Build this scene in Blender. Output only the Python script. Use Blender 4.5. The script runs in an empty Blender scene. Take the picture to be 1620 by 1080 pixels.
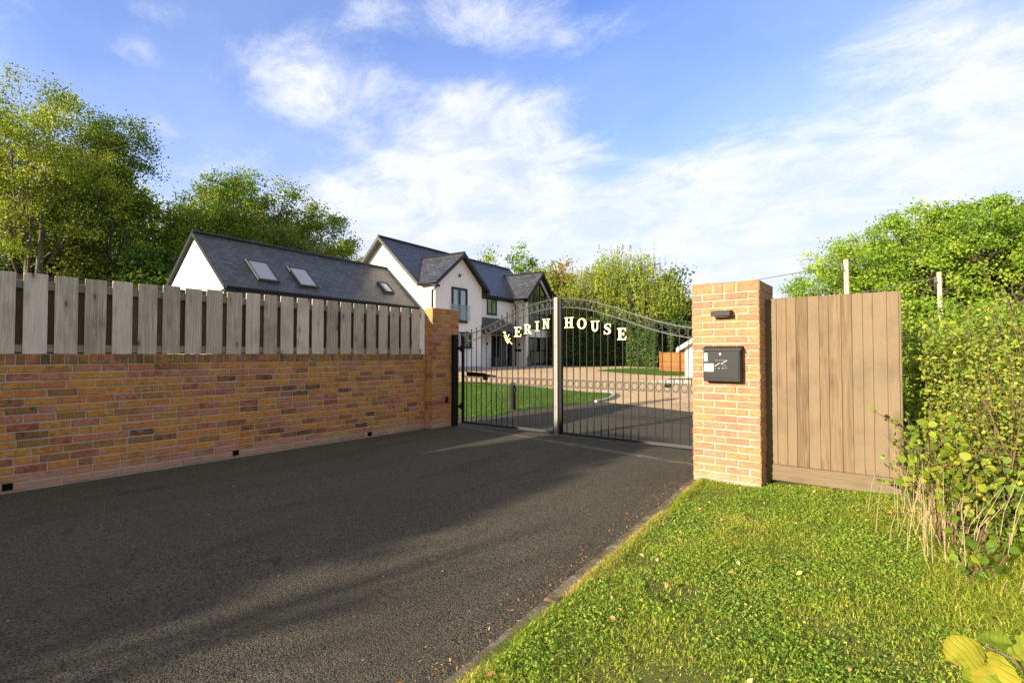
import bpy, math, random
import numpy as np
from mathutils import Vector, Matrix, geometry
R_ = math.radians
random.seed(7); rng = np.random.default_rng(11)
scene = bpy.context.scene
col = scene.collection

# ------------------------------------------------------------------ camera
CAM_H = 1.37; YAW = R_(37.8); PITCH = math.atan(20/800.0); FPX = 800.0
cam_d = bpy.data.cameras.new('camera'); cam = bpy.data.objects.new('camera', cam_d); col.objects.link(cam)
cam_d.sensor_width = 36; cam_d.lens = 36*FPX/1620; cam_d.clip_start = .05; cam_d.clip_end = 3000
cam.location = (0, 0, CAM_H)
cam.rotation_euler = (math.pi/2+PITCH, 0, YAW)
scene.camera = cam
CM = Matrix.Rotation(YAW, 3, 'Z') @ Matrix.Rotation(math.pi/2+PITCH, 3, 'X')
CO = Vector((0, 0, CAM_H))
F2 = Vector((-math.sin(YAW), math.cos(YAW), 0)); R2 = Vector((math.cos(YAW), math.sin(YAW), 0))

# ------------------------------------------------------------------ world, sun, exposure
SUN_AZ = R_(13.0); SUN_EL = R_(15.5)            # light travels toward +Y and a little +X
world = bpy.data.worlds.new('World'); scene.world = world; world.use_nodes = True
wn = world.node_tree; wn.nodes.clear()
def N(t, typ, **kw):
    n = t.nodes.new(typ)
    for k, v in kw.items():
        if k.startswith('i_'):
            key = k[2:]
            n.inputs[int(key) if key.isdigit() else key.replace('_', ' ')].default_value = v
        else: setattr(n, k, v)
    return n
def M(t, op, a, b=None, c=None, clamp=False):
    n = t.nodes.new('ShaderNodeMath'); n.operation = op; n.use_clamp = clamp
    for i, x in enumerate((a, b, c)):
        if x is None: continue
        if isinstance(x, (int, float)): n.inputs[i].default_value = x
        else: t.links.new(x, n.inputs[i])
    return n.outputs[0]
def ramp(t, fac, stops, interp='LINEAR'):
    n = t.nodes.new('ShaderNodeValToRGB'); n.color_ramp.interpolation = interp
    el = n.color_ramp.elements
    while len(el) > 1: el.remove(el[-1])
    for i, (p, c) in enumerate(stops):
        e = el[0] if i == 0 else el.new(p)
        e.position = p; e.color = (*c, 1) if len(c) == 3 else c
    t.links.new(fac, n.inputs[0]); return n.outputs[0]
def mixc(t, fac, a, b, blend='MIX'):
    n = t.nodes.new('ShaderNodeMix'); n.data_type = 'RGBA'; n.blend_type = blend
    for s, x in ((0, fac), (6, a), (7, b)):
        if isinstance(x, (int, float)): n.inputs[s].default_value = x
        elif isinstance(x, tuple): n.inputs[s].default_value = (*x, 1)
        else: t.links.new(x, n.inputs[s])
    return n.outputs[2]
def smooth(t, x, a, b):
    n = t.nodes.new('ShaderNodeMapRange'); n.interpolation_type = 'SMOOTHSTEP'
    t.links.new(x, n.inputs[0]); n.inputs[1].default_value = a; n.inputs[2].default_value = b
    return n.outputs[0]
sky = N(wn, 'ShaderNodeTexSky', sky_type='NISHITA', sun_disc=False, sun_elevation=SUN_EL,
        sun_rotation=math.pi+SUN_AZ, altitude=100, air_density=1.0, dust_density=0.6, ozone_density=4.0)
tc = N(wn, 'ShaderNodeTexCoord'); sep = N(wn, 'ShaderNodeSeparateXYZ'); wn.links.new(tc.outputs['Generated'], sep.inputs[0])
X, Y, Z = sep.outputs
azi = M(wn, 'ARCTAN2', X, Y); ele = M(wn, 'ARCSINE', Z)
zz = M(wn, 'ADD', M(wn, 'MAXIMUM', Z, 0.0), 0.22)
cmb = N(wn, 'ShaderNodeCombineXYZ')
wn.links.new(M(wn, 'DIVIDE', X, zz), cmb.inputs[0]); wn.links.new(M(wn, 'DIVIDE', Y, zz), cmb.inputs[1])
def wnoise(scale, detail, rough, dist=0.0, off=0.0):
    mp = N(wn, 'ShaderNodeMapping'); wn.links.new(cmb.outputs[0], mp.inputs[0])
    mp.inputs['Location'].default_value = (off, off*1.7, off*.3); mp.inputs['Rotation'].default_value = (0, 0, R_(35)); mp.inputs['Scale'].default_value = (1.0, 1.35, 1)
    n = N(wn, 'ShaderNodeTexNoise'); wn.links.new(mp.outputs[0], n.inputs['Vector'])
    n.inputs['Scale'].default_value = scale; n.inputs['Detail'].default_value = detail
    n.inputs['Roughness'].default_value = rough; n.inputs['Distortion'].default_value = dist
    return n.outputs['Fac']
n1 = wnoise(1.3, 10, .58, .5, 3.1); n2 = wnoise(3.4, 10, .66, .35, 7.7); n3 = wnoise(.55, 4, .55, .3, 1.3)
# where cloud banks lie in the sky: azimuth, elevation, half widths, weight
def skyang(px, py):
    a = math.atan((px-810)/FPX) - YAW
    e = math.atan((560-py)/math.hypot(FPX, px-810)); return a, e
banks = [((560, 135), .18, .075, .74), ((760, 250), .27, .14, .92), ((860, 35), .34, .06, .60), ((1240, 240), .16, .06, .62), ((650, 80), .06, .03, .35),
         ((900, 420), .80, .17, .95), ((1430, 280), .45, .12, .85), ((1560, 130), .26, .18, .62), ((520, 310), .12, .05, .60),
         ((250, 190), .08, .03, .35), ((195, 70), .05, .03, .36), ((1350, 400), .6, .14, .85), ((235, 15), .06, .03, .36)]
tot = None
for (p, ra, re, w) in banks:
    a, e = skyang(*p)
    da = M(wn, 'DIVIDE', M(wn, 'SUBTRACT', azi, a), ra); de = M(wn, 'DIVIDE', M(wn, 'SUBTRACT', ele, e), re)
    r2 = M(wn, 'ADD', M(wn, 'MULTIPLY', da, da), M(wn, 'MULTIPLY', de, de))
    g = M(wn, 'MULTIPLY', M(wn, 'POWER', 2.718, M(wn, 'MULTIPLY', r2, -.8)), w)
    tot = g if tot is None else M(wn, 'MAXIMUM', tot, g)
back = M(wn, 'MULTIPLY', smooth(wn, M(wn, 'SUBTRACT', 0.0, Y), -.25, .35), .75)     # unseen cloud added behind and overhead to neutralise the blue skylight
tot = M(wn, 'MAXIMUM', tot, M(wn, 'MAXIMUM', back, M(wn, 'MULTIPLY', smooth(wn, ele, .72, .95), .9)))
tex = M(wn, 'ADD', M(wn, 'MULTIPLY', n1, 1.35), M(wn, 'MULTIPLY', n2, .85))
field = M(wn, 'ADD', tot, M(wn, 'SUBTRACT', tex, 1.1))
cl = M(wn, 'MULTIPLY', smooth(wn, field, .24, .74), M(wn, 'ADD', .62, M(wn, 'MULTIPLY', smooth(wn, n2, .35, .62), .38)))
vb = M(wn, 'ADD', smooth(wn, n3, .35, .75), M(wn, 'MULTIPLY', smooth(wn, azi, -.6, .15), .95))
veil = M(wn, 'MULTIPLY', vb, .31)
low = M(wn, 'MULTIPLY', M(wn, 'SUBTRACT', 1.0, smooth(wn, ele, 0.0, .60)), .80)
inv = M(wn, 'MULTIPLY', M(wn, 'MULTIPLY', M(wn, 'SUBTRACT', 1.0, cl), M(wn, 'SUBTRACT', 1.0, veil)), M(wn, 'SUBTRACT', 1.0, low))
cl = M(wn, 'SUBTRACT', 1.0, inv)
skyc = mixc(wn, 1.0, sky.outputs[0], (1.08, 1.27, 1.78), 'MULTIPLY')
cloudcol = mixc(wn, smooth(wn, n2, .3, .7), (4.2, 4.45, 5.25), (4.95, 5.1, 5.55))
cloudcol = mixc(wn, M(wn, 'MAXIMUM', smooth(wn, M(wn, 'SUBTRACT', 0.0, Y), .0, .6), smooth(wn, ele, .75, 1.0)), cloudcol, (3.7, 3.5, 3.2))
out = mixc(wn, cl, skyc, cloudcol)
bg = N(wn, 'ShaderNodeBackground'); bg.inputs['Strength'].default_value = .092
wo = N(wn, 'ShaderNodeOutputWorld'); wn.links.new(out, bg.inputs[0]); wn.links.new(bg.outputs[0], wo.inputs[0])

sd = bpy.data.lights.new('sun', 'SUN'); so = bpy.data.objects.new('sun', sd); col.objects.link(so)
sd.energy = 5.0; sd.angle = R_(.5); sd.color = (1.0, .87, .68)
ldir = Vector((math.sin(SUN_AZ)*math.cos(SUN_EL), math.cos(SUN_AZ)*math.cos(SUN_EL), -math.sin(SUN_EL)))
so.rotation_euler = ldir.to_track_quat('-Z', 'Y').to_euler()
vs = scene.view_settings; vs.view_transform = 'Standard'; vs.look = 'None'; vs.exposure = 1.15; vs.gamma = 1; vs.use_curve_mapping = False

# ------------------------------------------------------------------ geometry helpers
def ray(px, py): return CM @ Vector(((px-810)/FPX, (540-py)/FPX, -1))
def hit(px, py, p0, n):
    d = ray(px, py); p0 = Vector(p0); n = Vector(n); return CO + d*((p0-CO).dot(n)/d.dot(n))
def on_y(px, py, y): return hit(px, py, (0, y, 0), (0, 1, 0))
def G(x, y):                                     # height of the land
    d = x*F2.x+y*F2.y
    z = min(max((d-10)*.0226, 0), .43)
    return z if y > 7.6 else z*max(0, min(1, (y-7.0)/.6))
def gnd(px, py):                                 # pixel to land
    d = ray(px, py); t = 4.0
    for _ in range(60):
        p = CO+d*t; z = G(p.x, p.y); t = t + (p.z-z)/max(-d.z, .01)*.7
    return CO+d*t
def dep(px, d): p = F2*d + R2*(d*(px-810)/FPX); return p.x, p.y
def hz(py, d): return CAM_H + (560-py)*d/FPX

class MB:
    def __init__(s): s.v = []; s.f = []; s.t = []; s.uv = []
    def face(s, pts, tint=.5, uv=None):
        b = len(s.v); s.v += [tuple(p) for p in pts]; s.f.append(tuple(range(b, b+len(pts)))); s.t.append(tint); s.uv.append(uv)
    def mesh(s, vs_, fs, tint=.5):
        b = len(s.v); s.v += [tuple(p) for p in vs_]
        for f in fs: s.f.append(tuple(b+i for i in f)); s.t.append(tint); s.uv.append(None)
    def box(s, x0, x1, y0, y1, z0, z1, tint=.5):
        s.obox((x0, y0, z0), (x1-x0, 0, 0), (0, y1-y0, 0), (0, 0, z1-z0), tint)
    def obox(s, o, a, b, c, tint=.5):
        o, a, b, c = map(Vector, (o, a, b, c))
        if a.cross(b).dot(c) < 0: o = o+a; a = -a
        v = [o, o+a, o+a+b, o+b, o+c, o+a+c, o+a+b+c, o+b+c]
        s.mesh(v, [(3, 2, 1, 0), (4, 5, 6, 7), (0, 1, 5, 4), (1, 2, 6, 5), (2, 3, 7, 6), (3, 0, 4, 7)], tint)
    def cbox(s, o, a, b, c, ch, tint=.5):        # box with all edges chamfered
        o, a, b, c = map(Vector, (o, a, b, c))
        if a.cross(b).dot(c) < 0: o = o+a; a = -a
        la, lb, lc = a.length, b.length, c.length; ua, ub, uc = a/la, b/lb, c/lc
        V = []
        for k, (z0, ins) in enumerate(((0, 1), (ch, 0), (lc-ch, 0), (lc, 1))):
            i = ch if ins else 0; j = 0 if ins else ch
            pts = [(i+j, i), (la-i-j, i), (la-i, i+j), (la-i, lb-i-j), (la-i-j, lb-i), (i+j, lb-i), (i, lb-i-j), (i, i+j)] if not ins else \
                  [(ch, ch), (la-ch, ch), (la-ch, ch), (la-ch, lb-ch), (la-ch, lb-ch), (ch, lb-ch), (ch, lb-ch), (ch, ch)]
            V += [o+ua*x+ub*y+uc*z0 for x, y in pts]
        F = []
        for r in range(3):
            for i in range(8):
                q = (r*8+i, r*8+(i+1) % 8, (r+1)*8+(i+1) % 8, (r+1)*8+i)
                F.append(q)
        F.append((0, 7, 5, 3, 1)[::1] if False else (6, 4, 2, 0)); F.append((24, 26, 28, 30))
        # drop zero-area quads of the doubled corners
        G2 = []
        for q in F:
            pts = []
            for i in q:
                if not pts or (V[i]-V[pts[-1]]).length > 1e-7: pts.append(i)
            if len(pts) > 1 and (V[pts[0]]-V[pts[-1]]).length < 1e-7: pts.pop()
            if len(pts) >= 3: G2.append(tuple(pts))
        s.mesh(V, G2, tint)
    def prism(s, poly, ext, tint=.5):
        poly = [Vector(p) for p in poly]; ext = Vector(ext); n = len(poly)
        nn = Vector((0, 0, 0))
        for i in range(n): nn += poly[i].cross(poly[(i+1) % n])
        if nn.dot(ext) < 0: poly = poly[::-1]
        s.mesh(poly+[p+ext for p in poly], [tuple(range(n-1, -1, -1)), tuple(range(n, 2*n))]+[(i, (i+1) % n, n+(i+1) % n, n+i) for i in range(n)], tint)
    def tube(s, pts, rad, n=6, tint=.5, closed=False, cap=True):
        pts = [Vector(p) for p in pts]; m = len(pts)
        if not isinstance(rad, (list, tuple)): rad = [rad]*m
        V = []; prev = None
        for i, p in enumerate(pts):
            if closed: d = pts[(i+1) % m]-pts[i-1]
            else: d = pts[min(i+1, m-1)]-pts[max(i-1, 0)]
            if d.length < 1e-9: d = Vector((0, 0, 1))
            d.normalize()
            if prev is None: a = d.orthogonal().normalized()
            else:
                a = prev - d*prev.dot(d); a = a.normalized() if a.length > 1e-6 else d.orthogonal().normalized()
            prev = a; b = d.cross(a)
            V += [p+(a*math.cos(2*math.pi*k/n)+b*math.sin(2*math.pi*k/n))*rad[i] for k in range(n)]
        Fs = []
        for i in range(m if closed else m-1):
            j = (i+1) % m
            Fs += [(i*n+k, i*n+(k+1) % n, j*n+(k+1) % n, j*n+k) for k in range(n)]
        if cap and not closed: Fs += [tuple(range(n-1, -1, -1)), tuple(range((m-1)*n, m*n))]
        s.mesh(V, Fs, tint)
    def bar(s, a, b, w, h=None, up=(0, 0, 1), tint=.5):   # square bar between two points
        a, b, up = Vector(a), Vector(b), Vector(up); h = h or w
        d = b-a; sd_ = d.cross(up)
        if sd_.length < 1e-6: sd_ = d.cross(Vector((0, 1, 0)))
        sd_.normalize(); u = sd_.cross(d).normalized()
        s.obox(a-sd_*w/2-u*h/2, sd_*w, u*h, d, tint)
    def lathe(s, c, prof, n=12, tint=.5):
        V = [(c[0]+r*math.cos(2*math.pi*k/n), c[1]+r*math.sin(2*math.pi*k/n), c[2]+z) for r, z in prof for k in range(n)]
        Fs = [(i*n+k, i*n+(k+1) % n, (i+1)*n+(k+1) % n, (i+1)*n+k) for i in range(len(prof)-1) for k in range(n)]
        Fs += [tuple(range(n-1, -1, -1)), tuple(range((len(prof)-1)*n, len(prof)*n))]
        s.mesh(V, Fs, tint)
    def build(s, name, mat, parent=None, smooth=False, org=None, local=False):
        v = np.array(s.v, dtype=float).reshape(-1, 3)
        if not local:
            if org is not None: v = v-np.array(org)
            elif parent is not None:
                v = v-np.array(parent['_l']); a = -parent['_r']
                c_, s_ = math.cos(a), math.sin(a)
                v = np.stack([v[:, 0]*c_-v[:, 1]*s_, v[:, 0]*s_+v[:, 1]*c_, v[:, 2]], 1)
        me = bpy.data.meshes.new(name); me.from_pydata(v.tolist(), [], s.f)
        at = me.attributes.new('tint', 'FLOAT', 'FACE'); at.data.foreach_set('value', np.array(s.t, dtype=np.float32))
        if any(u is not None for u in s.uv):
            uvl = me.uv_layers.new(name='UVMap'); arr = []
            for f, u in zip(s.f, s.uv): arr += [c for p in (u or [(0, 0)]*len(f)) for c in p]
            uvl.data.foreach_set('uv', np.array(arr, dtype=np.float32))
        if smooth: me.polygons.foreach_set('use_smooth', [True]*len(me.polygons))
        me.materials.append(mat); me.update()
        o = bpy.data.objects.new(name, me); col.objects.link(o)
        if parent is not None: o.parent = parent
        elif org is not None: o.location = org
        o['_l'] = list(parent['_l']) if parent is not None else list(org or (0, 0, 0)); o['_r'] = float(parent['_r']) if parent is not None else 0.0
        return o
def tag(o, label=None, cat=None, group=None, kind=None):
    for k, x in (('label', label), ('category', cat), ('group', group), ('kind', kind)):
        if x: o[k] = x
    return o
def thing(name, label, cat, loc, rz=0.0, group=None):
    o = bpy.data.objects.new(name, None); col.objects.link(o); o.location = loc; o.rotation_euler = (0, 0, rz)
    o.empty_display_size = .2; o['_l'] = [float(c) for c in loc]; o['_r'] = float(rz)
    return tag(o, label, cat, group)
def npmesh(name, mat, verts, faces_n, nper, tint, parent=None, loc=(0, 0, 0)):
    """verts (K,3), quads/tris of nper corners given as (M,nper) index array."""
    me = bpy.data.meshes.new(name); K = len(verts); Mf = len(faces_n)
    off = np.array(parent['_l'] if parent is not None else loc)
    me.vertices.add(K); me.vertices.foreach_set('co', (verts-off).astype(np.float32).ravel())
    me.loops.add(Mf*nper); me.loops.foreach_set('vertex_index', faces_n.astype(np.int32).ravel())
    me.polygons.add(Mf); me.polygons.foreach_set('loop_start', np.arange(0, Mf*nper, nper, dtype=np.int32))
    me.update(calc_edges=True)
    at = me.attributes.new('tint', 'FLOAT', 'FACE'); at.data.foreach_set('value', tint.astype(np.float32))
    me.materials.append(mat)
    o = bpy.data.objects.new(name, me); col.objects.link(o)
    if parent is not None: o.parent = parent; o['_l'] = list(parent['_l'])
    else: o.location = loc; o['_l'] = list(loc)
    o['_r'] = 0.0
    return o
DIAMOND = (np.array([(0, -.5, 0), (.36, .02, .09), (0, .5, 0), (-.36, .02, .09)]), np.array([(0, 1, 2, 3)]))
LEAF = (np.array([(0, -.5, 0), (.27, -.18, .07), (.25, .15, .06), (0, .55, -.08), (-.25, .15, .06), (-.27, -.18, .07)]), np.array([(0, 1, 2, 3), (0, 3, 4, 5)]))
ROUND = (np.array([(0, -.5, 0), (.4, -.2, .08), (.38, .2, .06), (0, .5, -.06), (-.38, .2, .06), (-.4, -.2, .08)]), np.array([(0, 1, 2, 3), (0, 3, 4, 5)]))
LONG = (np.array([(0, -.5, 0), (.13, 0, .04), (0, .5, -.1), (-.13, 0, .04)]), np.array([(0, 1, 2, 3)]))
def unit(a): return a/np.maximum(np.linalg.norm(a, axis=1, keepdims=True), 1e-9)
def leaves(name, mat, P, size, tint, tpl=DIAMOND, parent=None, loc=(0, 0, 0), up=.6, hang=0.0, ydir=None):
    n = len(P); nrm = rng.normal(size=(n, 3)); nrm[:, 2] += up*1.5; nrm = unit(nrm)
    t = rng.normal(size=(n, 3)) if ydir is None else ydir+rng.normal(size=(n, 3))*.35
    t[:, 2] -= hang*2.5
    b = unit(t-nrm*np.sum(t*nrm, axis=1, keepdims=True)); a = np.cross(b, nrm)
    tv, tf = tpl; k = len(tv)
    size = np.broadcast_to(size, (n,))
    V = (P[:, None, :] + size[:, None, None]*(tv[None, :, 0, None]*a[:, None, :]+tv[None, :, 1, None]*b[:, None, :]+tv[None, :, 2, None]*nrm[:, None, :])).reshape(-1, 3)
    Fq = (np.arange(n)[:, None, None]*k+tf[None]).reshape(-1, tf.shape[1])
    return npmesh(name, mat, V, Fq, tf.shape[1], np.repeat(tint, len(tf)), parent, loc)

# ------------------------------------------------------------------ materials
def mat(name):
    m = bpy.data.materials.new(name); m.use_nodes = True; t = m.node_tree; t.nodes.clear()
    o = N(t, 'ShaderNodeOutputMaterial'); return m, t, o
def obj_co(t, scale=(1, 1, 1), rot=(0, 0, 0)):
    c = N(t, 'ShaderNodeTexCoord'); mp = N(t, 'ShaderNodeMapping'); t.links.new(c.outputs['Object'], mp.inputs[0])
    mp.inputs['Scale'].default_value = scale; mp.inputs['Rotation'].default_value = rot; return mp.outputs[0]
def noise(t, vec, scale, detail=4, rough=.55, dist=0.0, out='Fac'):
    n = N(t, 'ShaderNodeTexNoise'); t.links.new(vec, n.inputs['Vector'])
    n.inputs['Scale'].default_value = scale; n.inputs['Detail'].default_value = detail
    n.inputs['Roughness'].default_value = rough; n.inputs['Distortion'].default_value = dist; return n.outputs[out]
def vor(t, vec, scale, out='Distance', feature='F1'):
    n = N(t, 'ShaderNodeTexVoronoi', feature=feature); t.links.new(vec, n.inputs['Vector']); n.inputs['Scale'].default_value = scale; return n.outputs[out]
def bump(t, h, strength=.5, dist=.01):
    n = N(t, 'ShaderNodeBump'); t.links.new(h, n.inputs['Height']); n.inputs['Strength'].default_value = strength; n.inputs['Distance'].default_value = dist; return n.outputs[0]
def princ(t, o, color, rough=.7, spec=.3, metal=0.0, nrm=None):
    p = N(t, 'ShaderNodeBsdfPrincipled')
    for k, x in (('Base Color', color), ('Roughness', rough), ('Specular IOR Level', spec), ('Metallic', metal)):
        if isinstance(x, tuple): p.inputs[k].default_value = (*x, 1)
        elif isinstance(x, (int, float)): p.inputs[k].default_value = x
        else: t.links.new(x, p.inputs[k])
    if nrm is not None: t.links.new(nrm, p.inputs['Normal'])
    t.links.new(p.outputs[0], o.inputs[0]); return p
def tintn(t):
    a = N(t, 'ShaderNodeAttribute', attribute_name='tint'); return a.outputs['Fac']

def m_leaf(name, stops, trans=.35, rough=.55, gain=1.55):
    stops = [(p, tuple(min(.8, x*gain) for x in c)) for p, c in stops]
    m, t, o = mat(name)
    v = obj_co(t)
    f = M(t, 'ADD', tintn(t), M(t, 'MULTIPLY', M(t, 'SUBTRACT', noise(t, v, .9, 2), .5), .35), clamp=True)
    c = ramp(t, f, stops)
    p = N(t, 'ShaderNodeBsdfPrincipled'); t.links.new(c, p.inputs['Base Color']); p.inputs['Roughness'].default_value = rough; p.inputs['Specular IOR Level'].default_value = .25
    tr = N(t, 'ShaderNodeBsdfTranslucent'); t.links.new(mixc(t, 1.0, c, (1.1, 1.25, .6), 'MULTIPLY'), tr.inputs[0])
    mx = N(t, 'ShaderNodeMixShader'); mx.inputs[0].default_value = trans
    t.links.new(p.outputs[0], mx.inputs[1]); t.links.new(tr.outputs[0], mx.inputs[2]); t.links.new(mx.outputs[0], o.inputs[0]); return m
def m_plain(name, c, rough=.5, spec=.4, metal=0.0, var=.12, scale=8, bmp=0.0):
    m, t, o = mat(name); v = obj_co(t); n = noise(t, v, scale, 5)
    cc = mixc(t, n, tuple(x*(1-var) for x in c), tuple(min(1, x*(1+var)) for x in c))
    princ(t, o, cc, rough, spec, metal, bump(t, noise(t, v, scale*6, 4), bmp, .003) if bmp else None); return m
def m_brick(name, pale=0.0, gain=1.0, band=False):
    m, t, o = mat(name); v = obj_co(t); ti = tintn(t)
    stops = [(0, (.30, .085, .045)), (.10, (.42, .15, .08)), (.20, (.50, .235, .14)), (.32, (.46, .17, .06)), (.46, (.60, .26, .055)),
             (.60, (.56, .28, .07)), (.70, (.40, .19, .045)), (.80, (.28, .175, .055)), (.88, (.34, .13, .06)), (.95, (.18, .11, .04)), (1, (.10, .065, .035))]
    if pale: stops = [(p, tuple(a*(1-pale)+b*pale for a, b in zip(c, (.64, .41, .29)))) for p, c in stops]
    stops = [(p, tuple(x*gain for x in c)) for p, c in stops]
    f = M(t, 'ADD', ti, M(t, 'MULTIPLY', M(t, 'SUBTRACT', noise(t, v, 16, 5, .65, .8), .5), .75), clamp=True)
    c = ramp(t, f, stops)
    grain = noise(t, v, 130, 4, .7)
    c = mixc(t, 1.0, c, ramp(t, grain, [(.25, (.60, .58, .56)), (.7, (1.05, 1.03, 1.0))]), 'MULTIPLY')
    dirt = smooth(t, noise(t, v, 3.2, 5, .65), .56, .76)
    c = mixc(t, M(t, 'MULTIPLY', dirt, .5), c, (.12, .085, .04))
    pt = smooth(t, noise(t, obj_co(t, (1, 1, 1.7)), 21, 4, .6, .5), .42, .62)
    c = mixc(t, M(t, 'MULTIPLY', pt, .34), c, (.20, .085, .03))
    eff = smooth(t, noise(t, obj_co(t, (1, 1, 1.6)), 7.5, 6, .7), .62, .78)
    zc_ = N(t, 'ShaderNodeSeparateXYZ'); t.links.new(v, zc_.inputs[0])
    foot = M(t, 'MULTIPLY', M(t, 'SUBTRACT', 1.0, smooth(t, M(t, 'ADD', zc_.outputs[2], M(t, 'MULTIPLY', M(t, 'SUBTRACT', noise(t, v, 5, 4), .5), .25)), .04, .20)), .45)
    c = mixc(t, M(t, 'MAXIMUM', M(t, 'MULTIPLY', eff, .38), foot), c, (.46, .36, .26))
    if band:
        streak = M(t, 'MULTIPLY', smooth(t, noise(t, obj_co(t, (1, 6, .5)), 1.6, 4, .6), .56, .72), M(t, 'MULTIPLY', smooth(t, zc_.outputs[2], .5, 1.3), .35))
        c = mixc(t, M(t, 'MAXIMUM', streak, M(t, 'MULTIPLY', M(t, 'GREATER_THAN', zc_.outputs[2], 1.262), M(t, 'ADD', .12, M(t, 'MULTIPLY', smooth(t, noise(t, v, 9, 4), .4, .65), .45)))), c, (.10, .075, .035))
    princ(t, o, c, .88, .15, 0, bump(t, M(t, 'ADD', M(t, 'MULTIPLY', grain, .5), noise(t, v, 40, 5, .6)), .8, .006)); return m
def m_mortar(name, c):
    m, t, o = mat(name); v = obj_co(t); g = noise(t, v, 160, 4, .7)
    cc = mixc(t, noise(t, v, 6, 4), tuple(x*.72 for x in c), c)
    princ(t, o, cc, .95, .1, 0, bump(t, g, .6, .004)); return m
def m_conc(name):
    m, t, o = mat(name); v = obj_co(t); g = noise(t, v, 120, 5, .7)
    c = ramp(t, noise(t, v, 7, 6, .7), [(.3, (.10, .075, .045)), (.48, (.19, .155, .105)), (.62, (.27, .235, .175)), (.8, (.36, .32, .25))])
    c = mixc(t, M(t, 'MULTIPLY', smooth(t, noise(t, v, 15, 5, .7), .52, .64), .7), c, (.075, .075, .02))
    princ(t, o, c, .95, .1, 0, bump(t, M(t, 'ADD', g, M(t, 'MULTIPLY', noise(t, v, 25, 4), 1.5)), 1.0, .010)); return m
def m_wood(name, stops, grain_scale=1.0, face='X', gw=.5, axis='Z', wet=.2, grime=(.07, .06, .045), red_knots=False):
    m, t, o = mat(name)
    sc = {'Z': (26, 26, 1.1), 'X': (1.1, 26, 26), 'Y': (26, 1.1, 26)}[axis]
    ti = tintn(t)
    c0 = N(t, 'ShaderNodeTexCoord'); of = N(t, 'ShaderNodeVectorMath', operation='ADD'); t.links.new(c0.outputs['Object'], of.inputs[0])
    cx = N(t, 'ShaderNodeCombineXYZ'); a13 = M(t, 'MULTIPLY', ti, 13.7)
    for i in range(3): t.links.new(a13, cx.inputs[i])
    t.links.new(cx.outputs[0], of.inputs[1])
    mp = N(t, 'ShaderNodeMapping'); t.links.new(of.outputs[0], mp.inputs[0]); mp.inputs['Scale'].default_value = sc
    g = noise(t, mp.outputs[0], 2.2*grain_scale, 6, .62, .9)
    g = smooth(t, g, .24, .76)
    ks = {'Z': (.4, 8, 2.8) if face == 'X' else (8, .4, 2.8), 'X': (2.6, .4, 8), 'Y': (.4, 2.6, 8)}[axis]
    mk = N(t, 'ShaderNodeMapping'); t.links.new(of.outputs[0], mk.inputs[0]); mk.inputs['Scale'].default_value = ks
    kd = vor(t, mk.outputs[0], 1.0)
    knot = M(t, 'SUBTRACT', 1.0, smooth(t, kd, .06, .13)); halo = M(t, 'SUBTRACT', 1.0, smooth(t, kd, .12, .36))
    f = M(t, 'ADD', M(t, 'MULTIPLY', g, gw), M(t, 'MULTIPLY', ti, 1-gw), clamp=True)
    c = ramp(t, f, stops)
    c = mixc(t, M(t, 'MULTIPLY', halo, .28), c, tuple(x*.6 for x in stops[0][1]))
    c = mixc(t, M(t, 'MULTIPLY', knot, .75), c, (.13, .065, .032) if red_knots else (.07, .05, .035))
    big = smooth(t, noise(t, obj_co(t), 2.3, 5, .6), .45, .75)
    c = mixc(t, M(t, 'MULTIPLY', big, wet), c, grime)
    princ(t, o, c, .82, .2, 0, bump(t, M(t, 'ADD', g, M(t, 'MULTIPLY', knot, .5)), .5, .004)); return m

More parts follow.
